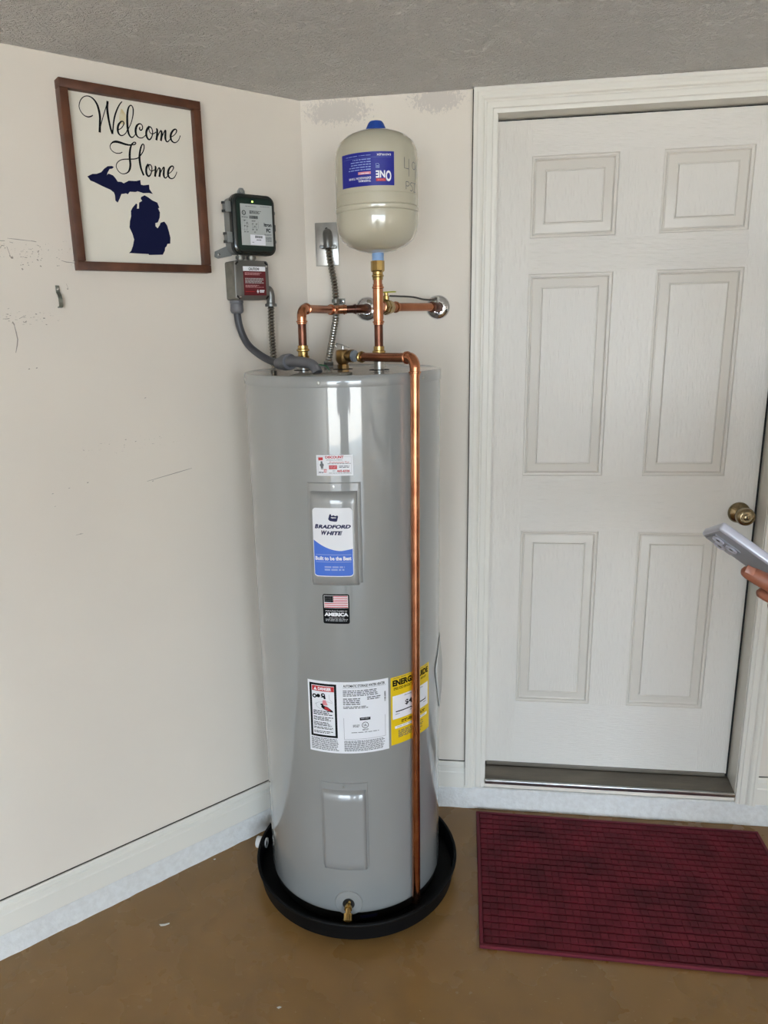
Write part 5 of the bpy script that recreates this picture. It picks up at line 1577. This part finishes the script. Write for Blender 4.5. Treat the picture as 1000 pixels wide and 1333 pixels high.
bk = part('back_glass', MB().box(-PL + 0.0035, -0.0035, -PW + 0.0035, -0.0035, PT / 2 - 0.001, PT / 2 + 0.0004, 0.0003, 1, xf=PM), 'phone_back', phone, label='matte grey back')
part('screen', MB().box(-PL + 0.004, -0.004, -PW + 0.004, -0.004, -PT / 2 - 0.0004, -PT / 2 + 0.001, 0.0003, 1, xf=PM), 'lens_black', phone)
cbp = part('camera_bump', MB().box(-0.046, -0.006, -PW + 0.006, -PW + 0.046, PT / 2, PT / 2 + 0.0020, 0.0018, 3, xf=PM), 'phone_back', phone, smooth=45)
for (a, b_) in ((-0.016, -PW + 0.036), (-0.036, -PW + 0.036), (-0.026, -PW + 0.017)):
    w = MB()
    w.rod(PM @ Vector((a, b_, PT / 2 + 0.0018)), Bx, [(0, 0.0082), (0.0022, 0.0082), (0.0025, 0.0074), (0.0016, 0.0066)], 20)
    part('lens_ring', w, 'phone_side', cbp)
    part('lens', MB().rod(PM @ Vector((a, b_, PT / 2 + 0.002)), Bx, [(0, 0.0066), (0.0012, 0.0064), (0.0016, 0)], 20), 'lens_black', cbp)

def blob(mb, chain, seg=12, n=4):
    """tapered limb through (point, radius) pairs with rounded ends"""
    Q = spline([(p[0].x, p[0].y, p[0].z, p[1]) for p in chain], n)
    mb.tube([q[:3] for q in Q], [q[3] for q in Q], seg)
    for p, r in (chain[0], chain[-1]):
        mb.sphere(p, r * 0.99, 12)
V = Vector
def fuse(o, vox, it=6):
    r_ = o.modifiers.new('fuse', 'REMESH')
    r_.mode = 'VOXEL'
    r_.voxel_size = vox
    r_.use_smooth_shade = True
    s_ = o.modifiers.new('soften', 'SMOOTH')
    s_.factor = 0.5
    s_.iterations = it
def hanging_hand(mb, wr, C):
    """relaxed hand below a wrist: palm, four curled fingers, thumb"""
    blob(mb, [(wr, 0.027), (wr + C(-0.01, 0, -0.06), 0.032), (wr + C(-0.015, 0, -0.09), 0.028)])
    for k in range(4):
        b0_ = wr + C(-0.045 + 0.022 * k, 0.0, -0.09)
        blob(mb, [(b0_, 0.0105), (b0_ + C(-0.006, 0.006, -0.045), 0.0095), (b0_ + C(-0.012, 0.018, -(0.072, 0.080, 0.076, 0.06)[k]), 0.008)])
    blob(mb, [(wr + C(-0.03, 0.01, -0.03), 0.014), (wr + C(-0.055, 0.02, -0.06), 0.011), (wr + C(-0.06, 0.03, -0.09), 0.009)])
def make_person(org, rz, body, arms, label, vox, cloth):
    """standing figure facing local -x; arms = (shoulder, elbow, wrist) in world space, hands already in body"""
    org = V(org)
    RM = Matrix.Rotation(rz, 3, 'Z')
    def c(x, y, z):
        return org + RM @ V((x, y, z))
    for sh_, el_, wr_ in arms:
        blob(body, [(wr_, 0.025), (wr_.lerp(el_, 0.45), 0.036), (el_, 0.041), (el_.lerp(sh_, 0.5), 0.047), (sh_, 0.058)])
    for s_ in (-1, 1):
        hip, kn_, an_ = c(0, 0.095 * s_, 0.93), c(-0.02, 0.11 * s_, 0.50), c(0.01, 0.115 * s_, 0.09)
        blob(body, [(hip, 0.095), (hip.lerp(kn_, 0.5), 0.078), (kn_, 0.058), (kn_.lerp(an_, 0.35), 0.058), (an_, 0.038)])
        blob(body, [(c(0.03, 0.115 * s_, 0.045), 0.036), (c(-0.07, 0.115 * s_, 0.038), 0.034), (c(-0.15, 0.115 * s_, 0.028), 0.024)])
        blob(body, [(c(0, 0.06 * s_, 0.95), 0.115), (c(-0.005, 0.055 * s_, 1.10), 0.100), (c(-0.01, 0.075 * s_, 1.28), 0.115), (c(-0.005, 0.10 * s_, 1.39), 0.085)])
        blob(body, [(c(-0.03, 0.082 * s_, 1.645), 0.012), (c(-0.03, 0.080 * s_, 1.605), 0.010)])
    blob(body, [(c(-0.005, 0, 1.38), 0.075), (c(-0.015, 0, 1.47), 0.058), (c(-0.03, 0, 1.54), 0.056)])
    blob(body, [(c(-0.055, 0, 1.565), 0.062), (c(-0.045, 0, 1.61), 0.076), (c(-0.035, 0, 1.66), 0.084), (c(-0.03, 0, 1.69), 0.078)])
    blob(body, [(c(-0.125, 0, 1.635), 0.010), (c(-0.138, 0, 1.605), 0.014)])
    blob(body, [(c(-0.117, -0.025, 1.567), 0.008), (c(-0.122, 0, 1.567), 0.010), (c(-0.117, 0.025, 1.567), 0.008)])
    body.v = [p - org for p in body.v]
    pn = finish('person', body, 'skin', smooth=180, recalc=False)
    pn.location = org
    ORG[pn] = org
    tag(pn, label, 'person')
    fuse(pn, vox, 4)
    shirt, tr, hr = MB(), MB(), MB()
    for s_ in (-1, 1):
        blob(shirt, [(c(0, 0.06 * s_, 0.92), 0.128), (c(-0.005, 0.055 * s_, 1.10), 0.116), (c(-0.01, 0.075 * s_, 1.28), 0.128), (c(-0.005, 0.10 * s_, 1.385), 0.095)])
        blob(tr, [(c(0, 0.08 * s_, 0.93), 0.118), (c(-0.01, 0.105 * s_, 0.70), 0.092), (c(-0.02, 0.112 * s_, 0.48), 0.076), (c(0.005, 0.115 * s_, 0.11), 0.068)])
    for sh_, el_, wr_ in arms:
        blob(shirt, [(sh_, 0.072), (sh_.lerp(el_, 0.6), 0.064), (sh_.lerp(el_, 0.8), 0.062)])
    fuse(part('shirt', shirt, cloth, pn, smooth=180, recalc=False), 0.01)
    fuse(part('trousers', tr, 'trouser_cloth', pn, smooth=180, recalc=False), 0.01)
    for s_ in (-1, 1):
        sh = MB()
        blob(sh, [(c(0.04, 0.115 * s_, 0.049), 0.048), (c(-0.07, 0.115 * s_, 0.046), 0.045), (c(-0.16, 0.115 * s_, 0.036), 0.035)])
        fuse(part('shoe', sh, 'shoe_leather', pn, smooth=180, recalc=False), 0.008)
        part('eye', MB().sphere(c(-0.113, 0.032 * s_, 1.640), 0.0115, 12), 'ink_white', pn)
    blob(hr, [(c(-0.005, 0, 1.64), 0.078), (c(-0.02, 0, 1.69), 0.084), (c(-0.045, 0, 1.705), 0.076)])
    fuse(part('hair', hr, 'hair', pn, smooth=180, recalc=False), 0.008)
    return pn
body = MB()
# hand: thumb over the near edge, four fingers behind the phone
palm = at(1070, 812, 0.965)
wrist = at(1125, 842, 1.00)
thumb = [(at(1078, 812, 0.95), 0.015), (at(1045, 786, 0.935), 0.0125), (at(1010, 764, 0.922), 0.0115), (at(984, 750, 0.922), 0.0105), (at(972.5, 744.5, 0.924), 0.0085)]
blob(body, thumb)
for k, (tip, mid, r) in enumerate(((at(991, 772, 0.945), at(1022, 789, 0.935), 0.0088), (at(1006, 789, 0.975), at(1040, 812, 0.955), 0.0090), (at(1020, 804, 1.0), at(1054, 832, 0.98), 0.0084), (at(1040, 818, 1.02), at(1068, 846, 1.0), 0.0074))):
    root = at(1083 + 5 * k, 826 + 4 * k, 0.955 + 0.014 * k)
    blob(body, [(root, r * 1.25), (mid.lerp(root, 0.35) + cu * -0.004, r * 1.1), (mid, r * 1.02), (tip, r * 0.85)])
blob(body, [(palm, 0.019), (palm.lerp(wrist, 0.5), 0.025), (wrist, 0.024)])
blob(body, [(at(1085, 838, 0.99), 0.016), (at(1105, 848, 1.0), 0.019), (wrist, 0.022)])
R_wr = V((1.34, -0.76, 0.88))
hanging_hand(body, R_wr, lambda x, y, z: V((x, y, z)))
pn = make_person((1.45, -0.95, 0), 0.35, body, ((V((1.513, -1.124, 1.41)), V((1.29, -1.20, 1.07)), wrist), (V((1.387, -0.776, 1.41)), V((1.39, -0.74, 1.12)), R_wr)),
                 'person at the right edge holding the phone with one hand', 0.0035, 'shirt_cloth')
part('thumbnail', MB().box(-0.006, 0.006, -0.005, 0.005, -0.0006, 0.0006, 0.0005, xf=Matrix.Translation(at(977, 742.5, 0.9135)) @ cam.matrix_world.to_3x3().to_4x4() @ Matrix.Rotation(-0.45, 4, 'Z')), 'nail', pn)
# the photographer, who shows in the photograph as the dark gap between the two bright streaks mirrored in the heater
body = MB()
PX_, PY_ = 0.485, -2.600
hands = []
for s_ in (-1, 1):
    wr = V((PX_ - 0.06 + 0.115 * s_, -2.36, 1.50))
    tipz = wr + V((-0.035 * s_, 0.06, 0.055))
    blob(body, [(wr, 0.025), (wr.lerp(tipz, 0.6), 0.028), (tipz, 0.020)])
    for k in range(4):
        r0 = tipz + V((0.008 * s_, 0.004 + 0.004 * k, -0.036 + 0.019 * k))
        blob(body, [(r0, 0.010), (r0 + V((-0.018 * s_, 0.026, 0.006)), 0.009), (r0 + V((-0.040 * s_, 0.020, 0.008)), 0.008)])
    blob(body, [(tipz + V((0, -0.02, 0.0)), 0.013), (tipz + V((-0.022 * s_, -0.024, 0.02)), 0.011), (tipz + V((-0.04 * s_, -0.018, 0.03)), 0.009)])
    hands.append((V((PX_ + 0.185 * s_, PY_, 1.41)), V((PX_ + 0.235 * s_, -2.50, 1.20)), wr))
make_person((PX_, PY_, 0), -PI / 2, body, hands, 'person taking the picture, mirrored as the dark gap between streaks on the heater', 0.006, 'trouser_cloth')
